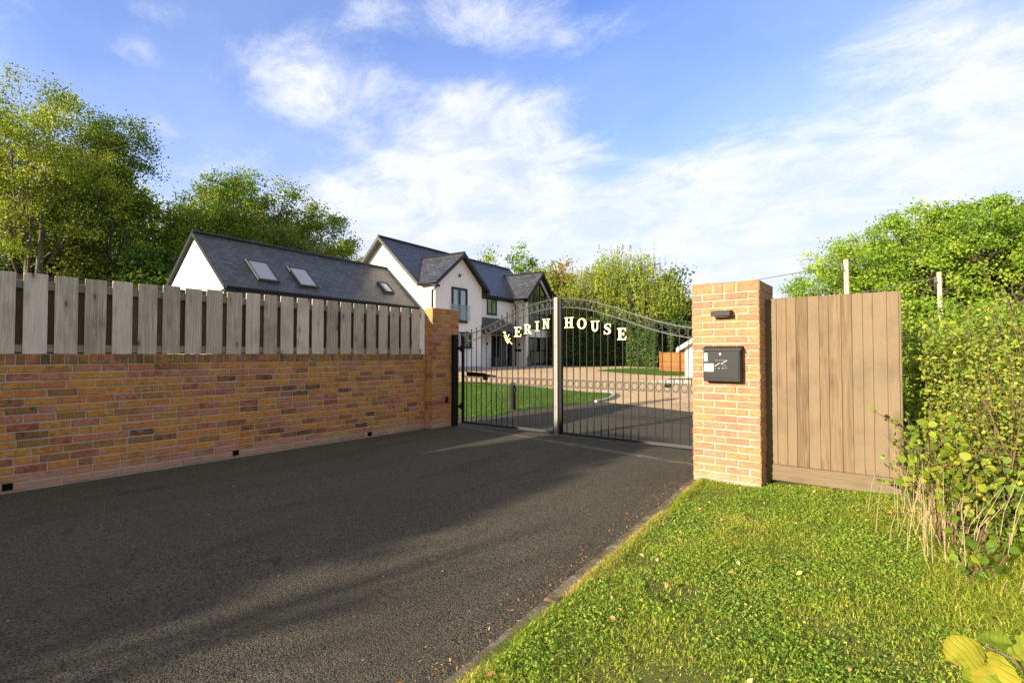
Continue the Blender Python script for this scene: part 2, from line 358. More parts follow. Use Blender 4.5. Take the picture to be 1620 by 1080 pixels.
def m_asphalt(name, seam=False):
    m, t, o = mat(name); v = obj_co(t)
    fine = noise(t, v, 150, 3, .7); st = vor(t, v, 135, 'Distance'); stc = vor(t, v, 135, 'Color')
    sp = N(t, 'ShaderNodeSeparateColor'); t.links.new(stc, sp.inputs[0])
    c = mixc(t, sp.outputs[0], (.018, .017, .015), (.170, .150, .110))
    c = mixc(t, M(t, 'MULTIPLY', smooth(t, noise(t, v, 1.1, 5, .6), .35, .75), .5), c, (.075, .066, .048))
    pale = M(t, 'MULTIPLY', M(t, 'GREATER_THAN', sp.outputs[1], .972), M(t, 'LESS_THAN', st, .42))
    c = mixc(t, M(t, 'MULTIPLY', pale, .75), c, (.24, .21, .16))
    sx = N(t, 'ShaderNodeSeparateXYZ'); cc = N(t, 'ShaderNodeTexCoord'); t.links.new(cc.outputs['Object'], sx.inputs[0])
    near = smooth(t, sx.outputs[0], -3.6, -1.6)                       # moss gathers on the verge side
    moss = M(t, 'MULTIPLY', M(t, 'MULTIPLY', smooth(t, noise(t, v, 26, 5, .75), .53, .68), smooth(t, noise(t, v, 1.6, 4), .36, .62)), M(t, 'MULTIPLY', near, .8))
    c = mixc(t, moss, c, (.15, .14, .03))
    tr_ = smooth(t, noise(t, obj_co(t, (1.6, .22, 1)), 1.5, 4, .6), .48, .72)
    c = mixc(t, M(t, 'MULTIPLY', tr_, .30), c, (.030, .029, .028))
    stn = smooth(t, noise(t, v, 2.6, 3, .5, 1.2), .66, .74)
    c = mixc(t, M(t, 'MULTIPLY', stn, .35), c, (.016, .015, .014))
    if seam:                                                          # worn pale joint in front of the gate
        dd = M(t, 'ADD', sx.outputs[1], M(t, 'MULTIPLY', sx.outputs[0], .150))
        dist = M(t, 'ABSOLUTE', M(t, 'SUBTRACT', dd, 6.06))
        w = M(t, 'SUBTRACT', 1.0, smooth(t, M(t, 'ADD', dist, M(t, 'MULTIPLY', M(t, 'SUBTRACT', noise(t, v, 9, 4), .5), .10)), .01, .085))
        c = mixc(t, M(t, 'MULTIPLY', w, M(t, 'ADD', .2, M(t, 'MULTIPLY', smooth(t, noise(t, v, 5, 4), .35, .65), .55))), c, (.27, .23, .17))
        lit = M(t, 'MULTIPLY', smooth(t, sx.outputs[0], -2.7, -1.8), smooth(t, sx.outputs[1], 4.2, 5.6))  # sunlit brown tone painted into the asphalt near the right pillar
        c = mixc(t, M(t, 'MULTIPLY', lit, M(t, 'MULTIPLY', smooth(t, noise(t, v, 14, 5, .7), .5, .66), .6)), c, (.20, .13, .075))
    hgt = M(t, 'ADD', M(t, 'MULTIPLY', M(t, 'SUBTRACT', 1, st), .9), M(t, 'MULTIPLY', fine, .5))
    princ(t, o, c, .9, .12, 0, bump(t, hgt, 1.0, .007)); return m

def m_lawn(name, ca, cb, cc_):
    m, t, o = mat(name); v = obj_co(t)
    c = mixc(t, smooth(t, noise(t, v, 60, 5, .7), .3, .7), ca, cb)
    c = mixc(t, M(t, 'MULTIPLY', smooth(t, noise(t, v, 1.3, 4), .45, .75), .6), c, cc_)
    princ(t, o, c, .9, .1, 0, bump(t, noise(t, v, 90, 4, .7), 1.0, .03)); return m
def m_gravel(name):
    m, t, o = mat(name); v = obj_co(t)
    col_ = vor(t, v, 38, 'Color'); d = vor(t, v, 38); sp = N(t, 'ShaderNodeSeparateColor'); t.links.new(col_, sp.inputs[0])
    c = ramp(t, sp.outputs[0], [(0, (.28, .17, .08)), (.4, (.56, .38, .20)), (.75, (.70, .50, .30)), (1, (.80, .68, .50))])
    c = mixc(t, M(t, 'MULTIPLY', smooth(t, noise(t, v, .6, 5), .5, .75), .35), c, (.25, .16, .08))
    princ(t, o, c, .9, .15, 0, bump(t, M(t, 'SUBTRACT', 1, d), 1.0, .02)); return m
def m_slate(name):
    m, t, o = mat(name)
    uv = N(t, 'ShaderNodeUVMap', uv_map='UVMap')
    b = N(t, 'ShaderNodeTexBrick', offset=.5); t.links.new(uv.outputs[0], b.inputs[0])
    b.inputs['Color1'].default_value = (.036, .038, .042, 1); b.inputs['Color2'].default_value = (.095, .097, .105, 1); b.inputs['Mortar'].default_value = (.012, .012, .014, 1)
    b.inputs['Scale'].default_value = 1.0; b.inputs['Mortar Size'].default_value = .012; b.inputs['Brick Width'].default_value = .34; b.inputs['Row Height'].default_value = .2; b.inputs['Bias'].default_value = -.1
    sx = N(t, 'ShaderNodeSeparateXYZ'); t.links.new(uv.outputs[0], sx.inputs[0])
    saw = M(t, 'FRACT', M(t, 'DIVIDE', sx.outputs[1], .2))
    n = noise(t, uv.outputs[0], 1.3, 5)
    c = mixc(t, 1.0, b.outputs['Color'], ramp(t, n, [(.3, (.92, .92, .92)), (.7, (1.08, 1.08, 1.06))]), 'MULTIPLY')
    princ(t, o, c, .42, .45, 0, bump(t, M(t, 'SUBTRACT', M(t, 'MULTIPLY', b.outputs['Fac'], -.6), saw), 1.0, .03)); return m
def m_glass(name, base=.05):
    m, t, o = mat(name); tr = N(t, 'ShaderNodeBsdfTransparent'); tr.inputs[0].default_value = (.78, .84, .82, 1)
    gl = N(t, 'ShaderNodeBsdfGlossy'); gl.inputs['Roughness'].default_value = .02
    lw = N(t, 'ShaderNodeLayerWeight'); lw.inputs[0].default_value = .35
    mx = N(t, 'ShaderNodeMixShader'); t.links.new(M(t, 'ADD', M(t, 'MULTIPLY', lw.outputs['Fresnel'], .22), base, clamp=True), mx.inputs[0])
    t.links.new(tr.outputs[0], mx.inputs[1]); t.links.new(gl.outputs[0], mx.inputs[2]); t.links.new(mx.outputs[0], o.inputs[0]); return m

BRICK = m_brick('brick_clay', 0, 1.2, True); BRICKL = m_brick('brick_clay_pillar', .08, 1.2); BRICKP = m_brick('brick_clay_pale', .42, .88)
MORTAR = m_mortar('mortar_grey', (.50, .43, .34)); MORTARP = m_mortar('mortar_cream', (.56, .49, .39))
GREYW = m_wood('weathered_wood', [(0, (.28, .22, .145)), (.35, (.46, .385, .275)), (.6, (.62, .53, .40)), (1, (.74, .65, .51))], wet=.3)
RAILW = m_wood('weathered_rail', [(0, (.15, .13, .09)), (.5, (.27, .235, .17)), (1, (.38, .34, .26))], axis='Y', wet=.3)
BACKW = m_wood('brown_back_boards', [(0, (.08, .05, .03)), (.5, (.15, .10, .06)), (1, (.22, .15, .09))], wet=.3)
TANW = m_wood('larch_panel_wood', [(0, (.085, .055, .030)), (.3, (.155, .105, .060)), (.55, (.215, .15, .088)), (.8, (.20, .155, .10)), (1, (.26, .185, .115))], wet=.6, face='Y', gw=.50, grime=(.115, .095, .062), red_knots=True)
TANX = m_wood('larch_board_wood', [(0, (.12, .085, .05)), (.5, (.19, .14, .088)), (1, (.24, .18, .115))], axis='X', wet=.4, grime=(.22, .19, .12), red_knots=True)
ORANGEW = m_wood('orange_fence_wood', [(0, (.22, .09, .025)), (.5, (.32, .14, .04)), (1, (.40, .19, .06))], axis='X', wet=.2)
ASPH = m_asphalt('asphalt', True); GRAVEL = m_gravel('gravel_stone')
LAWN = m_lawn('lawn_turf', (.04, .085, .012), (.08, .15, .022), (.10, .13, .03))
FAR_GRASS = m_leaf('far_lawn_blade', [(0, (.04, .09, .012)), (.5, (.09, .16, .02)), (1, (.20, .22, .04))], .3, gain=1.45); SOIL = m_lawn('verge_soil', (.10, .15, .03), (.19, .24, .05), (.24, .18, .08))
FIELD = m_lawn('field_turf', (.035, .075, .015), (.075, .12, .025), (.12, .12, .04))
CONC = m_conc('concrete_edging'); CONCP = m_mortar('pale_paving', (.42, .41, .38))
BLACK = m_plain('black_powder_coat', (.010, .010, .011), .45, .2); BLACKM = m_plain('black_paint_box', (.013, .014, .015), .5, .22, bmp=.1)
IRON = m_plain('wrought_iron_paint', (.045, .044, .042), .38, .5, .2, .2, 20); GALV = m_plain('weathered_steel', (.22, .21, .185), .5, .4, .2, .3, 14, .2)
ANTH = m_plain('anthracite_trim', (.016, .017, .019), .5, .3); ANTHG = m_plain('grey_soffit', (.085, .08, .075), .6, .3)
RENDER = m_plain('white_render', (.78, .76, .73), .9, .1, 0, .04, 3, .15)
SLATE = m_slate('roof_slate'); GLASS = m_glass('window_glass'); CLEAR = m_glass('balustrade_glass', .0); DARKIN = m_plain('unlit_room_paint', (.02, .022, .02), .8, .1); CURT = m_plain('pale_curtain', (.62, .64, .58), .9, .1, 0, .2, 5)
CURTW = m_plain('cream_curtain', (.74, .58, .45), .9, .1, 0, .15, 5)
FROST = m_plain('frosted_glazing', (.30, .42, .42), .15, .5, 0, .08); SILVER = m_plain('brushed_silver', (.6, .6, .58), .3, .5, .9); DOORM = m_plain('grey_door', (.055, .058, .062), .4, .4)
SKYL = m_plain('skylight_pane', (.30, .34, .40), .06, .9, 0, .1); WHITEL = m_plain('white_sticker', (.72, .70, .62), .5, .3, 0, .03); GREYL = m_plain('grey_print', (.22, .22, .2), .5, .3); PRINT = m_plain('pale_print', (.5, .48, .42), .5, .3)
GOLD = m_plain('cream_gold_letter', (.88, .74, .40), .32, .6, .25, .06); BARK = m_plain('bark', (.10, .075, .05), .9, .1, 0, .4, 6, .5); TWIG = m_plain('brown_twig', (.15, .095, .05), .8, .2, 0, .3, 9); BARKP = m_plain('pale_bark', (.17, .14, .105), .9, .1, 0, .4, 6, .5)
POLEM = m_wood('pole_wood', [(0, (.30, .25, .17)), (.5, (.50, .43, .31)), (1, (.64, .57, .44))], wet=.2); POT = m_plain('slate_pot', (.07, .075, .085), .5, .4)
WIREM = m_plain('cable', (.12, .12, .12), .6, .3); HOLE = m_plain('drain_void', (.006, .006, .006), .9, .05)

# ------------------------------------------------------------------ ground sheets
def sheet(name, outline, mt, dz, step, zf=G, jit=0.0):
    xs = [p[0] for p in outline]; ys = [p[1] for p in outline]
    ol = []
    n = len(outline)
    for i in range(n):
        a = Vector(outline[i]).to_2d() if len(outline[i]) == 3 else Vector(outline[i]); b = Vector(outline[(i+1) % n][:2]); a = Vector(a[:2])
        k = max(1, int((b-a).length/step))
        ol += [a.lerp(b, j/k) for j in range(k)]
    pts = list(ol)
    m = len(pts)
    if jit:
        pts = [p+Vector((random.uniform(-jit, jit), random.uniform(-jit, jit))) for p in pts]
    x = min(xs)+step/2
    while x < max(xs):
        y = min(ys)+step/2
        while y < max(ys): pts.append(Vector((x+.01*random.random(), y+.01*random.random()))); y += step
        x += step
    r = geometry.delaunay_2d_cdt(pts, [], [list(range(m))], 1, 1e-5)
    b = MB(); b.v = [(p.x, p.y, zf(p.x, p.y)+dz) for p in r[0]]
    for f in r[2]:
        f = list(f); a = sum((r[0][f[i]].x*r[0][f[(i+1) % len(f)]].y-r[0][f[(i+1) % len(f)]].x*r[0][f[i]].y) for i in range(len(f)))
        b.f.append(tuple(f if a > 0 else f[::-1])); b.t.append(.5); b.uv.append(None)
    o = b.build(name, mt, smooth=True); return tag(o, kind='structure')
def verge_h(x, y): return .030+.07*max(0, min(1, (x+1.8)/1.6)) + .012*math.sin(x*5+y*3)*math.cos(y*4-x*2)
def kx(y): return -1.50-.078*(y-1.4) if y > 1.4 else -1.50+.02*(1.4-y)
# land out to the horizon, rings of growing cells
b = MB(); rad = [0, 6, 12, 18, 24, 30, 36, 45, 60, 90, 150, 300, 700, 1500]; NS = 64
def land(x, y):
    g = G(x, y); r = math.hypot(x, y)
    return g-.03+(0 if r < 60 else (r-60)*.004*min(1, max(0, (-x)/60)))
b.v.append((0, 0, -.06))
for r in rad[1:]:
    for k in range(NS):
        x, y = r*math.cos(2*math.pi*k/NS), r*math.sin(2*math.pi*k/NS); b.v.append((x, y, land(x, y)-.03))
for k in range(NS): b.f.append((0, 1+k, 1+(k+1) % NS)); b.t.append(.5); b.uv.append(None)
for i in range(len(rad)-2):
    for k in range(NS):
        b.f.append((1+i*NS+k, 1+(i+1)*NS+k, 1+(i+1)*NS+(k+1) % NS, 1+i*NS+(k+1) % NS)); b.t.append(.5); b.uv.append(None)
tag(b.build('ground', FIELD, smooth=True), kind='structure')
EDGE = (949, 634.6); EDGE2 = (1093, 651)
e1, e2 = gnd(*EDGE), gnd(*EDGE2); e3 = e2+(e2-e1)*2.0
lawn_tip = [gnd(960, 632), gnd(968, 627.5), gnd(969, 624), gnd(964, 621.5)]
drive = [(-7.0, -9), (kx(-9)-.0, -9), (kx(1), 1), (kx(5.5), 5.5), (-1.85, 7.0), (e3.x, 8.0), (e3.x, e3.y), (e2.x, e2.y), (e1.x, e1.y), (-8.6, 10.5), (-8.2, 7.2), (-7.0, 7.0)]
o = sheet('driveway', drive, ASPH, 0, .6)
grav = [(e3.x+3, 8.2), (e3.x+5, 34), (-12, 46), (-20, 44), (-21.0, 36), (-19.9, 14), (-15, 11), (-8, 7.6)]
sheet('gravel_drive', grav, GRAVEL, -.012, 1.0)
l1 = [gnd(700, 664), gnd(778, 659.5), gnd(811, 650.5), gnd(885, 643), gnd(949, 634.6)]+lawn_tip+[gnd(933, 620.5), gnd(879, 615.5), gnd(830, 610), gnd(778, 606), gnd(690, 603), gnd(600, 604), gnd(560, 640)]
LAWN1 = [(p.x, p.y) for p in l1]
sheet('lawn', LAWN1, LAWN, .006, .7, jit=.02)
l2 = [gnd(x, y) for x, y in ((944, 586.2), (985, 589.5), (1030, 592.5), (1075, 594), (1110, 593), (1120, 584), (1060, 582.5), (1000, 582), (965, 583.5))]
LAWN2 = [(p.x, p.y) for p in l2]
sheet('lawn', LAWN2, LAWN, .006, 1.0, jit=.02)
VERGE = [(kx(-4)+.05, -4), (9, -4), (9, 5.9), (.0, 5.9), (-1.79, 6.1), (kx(5.4)+.05, 5.45), (kx(1.4)+.05, 1.4)]
sheet('verge', VERGE, SOIL, 0, .35, zf=verge_h)
sheet('meadow', [(9, 5.9), (-1.0, 5.9), (-1.2, 8), (-.6, 20), (20, 30), (25, -4), (9, -4)], FIELD, 0.05, 2.0)

# concrete edging of the verge and of the lawn tip
b = MB(); y = -4.0
while y < 5.4:
    L = .9; y2 = min(y+L, 5.45); a = Vector((kx(y), y, -.1)); c = Vector((kx(y2-.008), y2-.008, -.1)); h0 = .145+random.uniform(-.006, .006)
    d = c-a; s_ = Vector((d.y, -d.x, 0)).normalized()*.085
    b.cbox(a, d, s_, (0, 0, h0), .008, random.random()); y = y2
tag(b.build('kerb', CONC), kind='structure')
b = MB(); kp = [gnd(940, 636)]+[gnd(949, 634.6)]+lawn_tip+[gnd(950, 621.3)]
for p, q in zip(kp[:-1], kp[1:]):
    d = (q-p); s_ = Vector((d.y, -d.x, 0)).normalized()*.09; b.cbox(p-Vector((0, 0, .1)), d, s_, (0, 0, .16), .008, .5)
tag(b.build('lawn_edging', CONCP), kind='structure')

# ------------------------------------------------------------------ brickwork
def brick(mb, o, u, n, x, z, w, h, tint, depth=.03, c=.007):
    """one brick face block at (x,z) in the wall frame; o origin, u along, n outward"""
    out_ = random.uniform(-.004, .004); j = lambda k=.0034: random.uniform(-k, k)
    def P(a, b_, d): return o+u*a+n*d+Vector((0, 0, b_))
    V = []
    for a, b_ in ((x, z), (x+w, z), (x+w, z+h), (x, z+h)): V.append(P(a, b_, -depth))
    jj = [(j(), j()) for _ in range(4)]
    for i, (a, b_) in enumerate(((x, z), (x+w, z), (x+w, z+h), (x, z+h))): V.append(P(a+jj[i][0], b_+jj[i][1], -c))
    for i, (a, b_) in enumerate(((x+c, z+c), (x+w-c, z+c), (x+w-c, z+h-c), (x+c, z+h-c))): V.append(P(a+jj[i][0], b_+jj[i][1], out_+j(.0012)))
    Fs = [(8, 9, 10, 11)]
    for i in range(4):
        k = (i+1) % 4; Fs += [(i, k, 4+k, 4+i), (4+i, 4+k, 8+k, 8+i)]
    if u.cross(Vector((0, 0, 1))).dot(n) < 0: Fs = [f[::-1] for f in Fs]
    mb.mesh(V, Fs, tint)
def rt(pale=False):
    r = random.random()
    if r < .56: return random.uniform(.36, .70)
    if r < .76: return random.uniform(.12, .34)
    if r < .84: return random.uniform(.0, .12)
    if r < .965: return random.uniform(.72, .90)
    return random.uniform(.9, .99)
WX = -7.04; WY0 = -9.4; WY1 = 6.44; WTOP = 1.375
wall = thing('brick_garden_wall', 'long low wall of ochre and red bricks left of the driveway, with brick-on-edge top course', 'wall', (WX, 3.0, 0))
b = MB(); o_ = Vector((WX, WY0, 0)); u_ = Vector((0, 1, 0)); n_ = Vector((1, 0, 0))
nc = 15; ch = (WTOP-.1125)/nc
for r_i in range(nc+1):
    z = -.04+r_i*ch if r_i == 0 else r_i*ch-.0; 
    if r_i == 0: continue
for r_i in range(nc):
    z = r_i*ch; x = -random.choice((0, .124, .06)) - .124*(r_i % 2)
    while x < WY1-WY0-.02:
        w = random.choices((.238, .114, .18), (.80, .14, .06))[0]
        x0 = max(x, 0); x1 = min(x+w, WY1-WY0-.003)
        if x1-x0 > .03: brick(b, o_, u_, n_, x0, z+.006, x1-x0, ch-.013, rt() if r_i > 1 or random.random() < .4 else random.uniform(.1, .36))
        x += w+.010
b.build('brickwork', BRICK, wall)
b = MB(); x = 0
while x < WY1-WY0-.03:
    w = random.choice((.065, .066, .1025)) if random.random() < .9 else .08
    brick(b, o_+Vector((.004, 0, 0)), u_, n_, x, nc*ch+.004, min(w, WY1-WY0-x-.002), .1045, random.choice((random.uniform(.03, .4), random.uniform(.6, .98), random.uniform(.7, .86))), .2); x += w+.010
b.build('brick_on_edge_course', BRICK, wall)
b = MB(); b.box(WX-.215, WX-.007, WY0, WY1, -.1, WTOP-.006); b.build('mortar_core', MORTAR, wall)
for (px, py) in ((12, 770), (373, 716), (585, 686)):
    p = hit(px, py, (WX, 0, 0), (1, 0, 0)); b = MB()
    y0, z0, w, h = p.y, max(.015, p.z-.033), .075, .065
    b.obox((WX-.02, y0-w/2, z0), (.028, 0, 0), (0, w, 0), (0, 0, h), .5)
    oo = b.build('drain_outlet', HOLE, wall)

def pillar(name, label, x0, y0, W, D, H, bm, mm, course=.075):
    t = thing(name, label, 'gate pillar', (x0+W/2, y0+D/2, 0)); b = MB(); z = 0; r = 0
    faces = [(Vector((x0, y0, 0)), Vector((1, 0, 0)), Vector((0, -1, 0)), W), (Vector((x0+W, y0, 0)), Vector((0, 1, 0)), Vector((1, 0, 0)), D),
             (Vector((x0+W, y0+D, 0)), Vector((-1, 0, 0)), Vector((0, 1, 0)), W), (Vector((x0, y0+D, 0)), Vector((0, -1, 0)), Vector((-1, 0, 0)), D)]
    nb = int(round((H-.1125)/course)); ch_ = (H-.1125)/nb
    for r in range(nb+1):
        top = r == nb; hh = .1025 if top else ch_-.010; z = r*ch_+.004
        ct = [rt() for _ in range(4)]
        for k, (o0, u, n, L) in enumerate(faces):
            cnt = max(1, round(L/.2217)); unit_ = (L+.01)/cnt
            if top: ws = [random.choice((.5, 1, 1.5))*unit_ for _ in range(3)]; seq = []; acc = 0
            if (r+k) % 2 == 0: seq = [.5]+[1]*(cnt-1)+[.5]
            else: seq = [1]*cnt
            if top: seq = random.choice(([1, .5, .5, 1], [.75, .5, .75, 1], [1, .5, 1, .5])) if cnt == 3 else seq
            x = 0
            for i, q in enumerate(seq):
                w = q*unit_-.01; ti = ct[k] if i == 0 else (ct[(k+1) % 4] if i == len(seq)-1 else rt())
                brick(b, o0, u, n, x, z, min(w, L-x), hh, ti, .03 if not top else .05); x += q*unit_
    b.build('brickwork', bm, t)
    b = MB(); b.box(x0+.008, x0+W-.008, y0+.008, y0+D-.008, -.1, H-.012); b.build('mortar_core', mm, t)
    b = MB(); x = x0+.004
    while x < x0+W-.02:
        w = min(.1025, x0+W-.004-x); yy = y0+.004
        while yy < y0+D-.02:
            l = min(.215, y0+D-.004-yy); b.cbox((x, yy, H-.03), (w, 0, 0), (0, l, 0), (0, 0, .028+random.uniform(0, .003)), .005, rt()); yy += l+.01
        x += w+.01
    b.build('coping', bm, t)
    return t
lp = pillar('brick_gate_pillar', 'square brick pillar at the far end of the left wall, beside the black gate post', -7.07, 6.445, .22+.0, .70, 2.225, BRICKL, MORTAR, .084)
# deepen the left pillar behind the wall face
rp = pillar('brick_gate_pillar', 'tall sunlit brick pillar right of the gate, carrying the black letter box', -1.80, 5.475, .667, .667, 2.115, BRICKP, MORTARP)
b = MB(); p = hit(706, 632, (-6.85, 0, 0), (1, 0, 0)); b.cbox((-6.852, p.y-.028, p.z-.055), (.035, 0, 0), (0, .056, 0), (0, 0, .11), .006)
tag(b.build('photocell', BLACK, org=(-6.85, p.y, p.z)), 'small black gate sensor low on the left brick pillar', 'sensor')

# ------------------------------------------------------------------ paling fence on the wall
fence = thing('paling_fence', 'weathered grey hit-and-miss board fence fixed along the top of the long brick wall', 'fence', (WX, 3.0, WTOP))
FT = 2.20; b = MB(); bb = MB(); y = 6.40-.15; k = 0
while y > -9.3:
    w = .188+random.uniform(-.004, .006); tz = FT+random.uniform(-.006, .006); ln = random.uniform(-.004, .004)
    b.cbox((WX-.062, y-w/2+.0, WTOP-.003), (.020, 0, 0), (ln, w, 0), (0, ln, tz-WTOP+.003), .003, random.random())
    if True:
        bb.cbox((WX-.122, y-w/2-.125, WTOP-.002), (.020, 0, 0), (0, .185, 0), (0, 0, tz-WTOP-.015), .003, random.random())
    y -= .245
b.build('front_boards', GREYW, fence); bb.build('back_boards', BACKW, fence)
b = MB(); b.cbox((WX-.1015, -9.4, FT-.16), (.039, 0, 0), (0, 15.8, 0), (0, 0, .095), .004, .3); b.build('top_rail', RAILW, fence)
b = MB(); b.cbox((WX-.1015, -9.4, WTOP+.01), (.039, 0, 0), (0, 15.8, 0), (0, 0, .085), .004, .6); b.build('bottom_rail', RAILW, fence)

# ------------------------------------------------------------------ closeboard panel right of the pillar
PY = 5.75; PZ0 = .115; PZ1 = 1.94; PX0 = -1.132; PX1 = -.035
pan = thing('closeboard_fence_panel', 'sunlit tan featheredge board panel between the right brick pillar and the shrubs', 'fence', (-.6, PY, .1))
b = MB(); n = 12; ws_ = [random.uniform(.82, 1.18) for _ in range(n)]; sc_ = (PX1-PX0)/sum(ws_); acc_ = 0
for i in range(n):
    x0 = PX0+acc_; pw = ws_[i]*sc_; acc_ += pw; z1 = PZ1+random.uniform(-.003, .003)
    # tapered board: thick left edge overlapping the thin right edge of its neighbour
    tl, tr = .015, .004
    poly = [(x0-(.014 if i else 0), PY-tr-.002, PZ0+.14), (x0+pw-.001, PY-tl-.004, PZ0+.14), (x0+pw-.001, PY, PZ0+.14), (x0-(.014 if i else 0), PY, PZ0+.14)]
    b.prism(poly, (0, 0, z1-PZ0-.14), random.random())
b.build('feather_boards', TANW, pan)
b = MB(); b.cbox((PX0, PY-.036, PZ0-.02), (PX1-PX0+.004, 0, 0), (0, .028, 0), (0, 0, .158), .004, .35); b.build('gravel_board', TANX, pan)
b = MB(); b.cbox((PX1+.0005, PY-.012, PZ0), (.018, 0, 0), (0, .06, 0), (0, 0, PZ1-PZ0+.004), .003, .2); b.build('end_batten', TANX, pan)
for z in (.35, 1.0, 1.7):
    b = MB(); b.box(PX0, PX1, PY+.002, PY+.05, z, z+.07, .5); b.build('rail', TANX, pan)
b = MB(); b.cbox((PX1-.08, PY+.052, 0), (.09, 0, 0), (0, .09, 0), (0, 0, 1.9), .005, .4); b.build('post', TANW, pan)

# ------------------------------------------------------------------ letter box and light on the pillar
def onp(px, py, y=5.475): return on_y(px, py, y)
a = onp(1112.5, 554, 5.375); c = onp(1171.5, 604.5, 5.375)
mbx = thing('letter_box', 'black wall-mounted letter box with sloped hood and white stickers on the right pillar', 'letter box', ((a.x+c.x)/2, 5.475, c.z))
b = MB(); b.cbox((a.x, 5.372, c.z), (c.x-a.x, 0, 0), (0, .10, 0), (0, 0, a.z-c.z), .006); b.build('body', BLACKM, mbx)
b = MB(); b.prism([(a.x-.008, 5.36, a.z+.001), (a.x-.008, 5.474, a.z+.001), (a.x-.008, 5.474, a.z+.045), (a.x-.008, 5.362, a.z+.014)], (c.x-a.x+.016, 0, 0)); b.build('hood', BLACKM, mbx)
yf = 5.372
def fr(px, py): q = on_y(px, py, yf); return q
def zc(zx, zy): return fr(1080+zx/7.7125, 500+zy/7.7125)
def plate(zx0, zy0, zx1, zy1, off, th, m_, name, par):
    p0 = zc(zx0, zy0); p1 = zc(zx1, zy1); b = MB()
    b.cbox((min(p0.x, p1.x), yf-off-th, min(p0.z, p1.z)), (abs(p1.x-p0.x), 0, 0), (0, th, 0), (0, 0, abs(p1.z-p0.z)), min(.0012, th*.4), .5)
    return b.build(name, m_, par)
dr = plate(262, 438, 682, 765, .0, .004, BLACKM, 'door', mbx)
b = MB(); q = zc(460, 462); b.tube([(q.x, yf-.002, q.z), (q.x, yf-.012, q.z)], .0085, 14); b.build('lock', SILVER, mbx)
st1 = plate(263, 450, 303, 550, .0042, .002, WHITEL, 'narrow_sticker', mbx)
b = MB(); q = zc(283, 502); b.tube([(q.x, yf-.0065, q.z), (q.x, yf-.0078, q.z)], .006, 12); b.build('sticker_print', GREYL, st1, org=None)
st2 = plate(267, 577, 378, 675, .0042, .002, WHITEL, 'square_sticker', mbx)
b = MB()
def stroke(mb, p, q_, w, off=.0068):
    p = zc(*p); q_ = zc(*q_); mb.bar((p.x, yf-off, p.z), (q_.x, yf-off, q_.z), w, .0012, up=(0, 1, 0))
for sg in (((285, 592), (360, 592)), ((360, 592), (360, 660)), ((285, 660), (360, 660)), ((285, 592), (285, 660)), ((298, 612), (345, 612)), ((298, 628), (330, 628)), ((300, 642), (345, 644)), ((345, 606), (345, 650))): stroke(b, *sg, .004)
b.build('sticker_print', GREYL, st2)
b = MB()
for p, q_, w in (((392, 538), (545, 538), .0016), ((545, 538), (470, 583), .006), ((392, 612), (450, 572), .006), ((450, 572), (462, 580), .003), ((470, 580), (535, 612), .0016), ((395, 635), (408, 635), .004), ((437, 632), (452, 636), .007), ((485, 632), (500, 636), .007), ((528, 634), (540, 634), .004)): stroke(b, p, q_, w)
b.build('horn_emblem', PRINT, mbx)
la = onp(1124, 491, 5.36); lc = onp(1154, 499, 5.36)
lt = thing('pillar_downlight', 'slim black downlight projecting from the right brick pillar above the letter box', 'wall light', ((la.x+lc.x)/2, 5.475, lc.z))
b = MB(); b.prism([(la.x, 5.36, la.z-.012), (la.x, 5.474, la.z+.004), (la.x, 5.474, la.z-.035), (la.x, 5.40, lc.z), (la.x, 5.36, lc.z)], (lc.x-la.x, 0, 0)); b.build('housing', BLACKM, lt)
b = MB(); b.box(la.x+.03, lc.x-.03, 5.39, 5.46, lc.z-.010, lc.z-.002); b.build('lens', GREYL, lt)

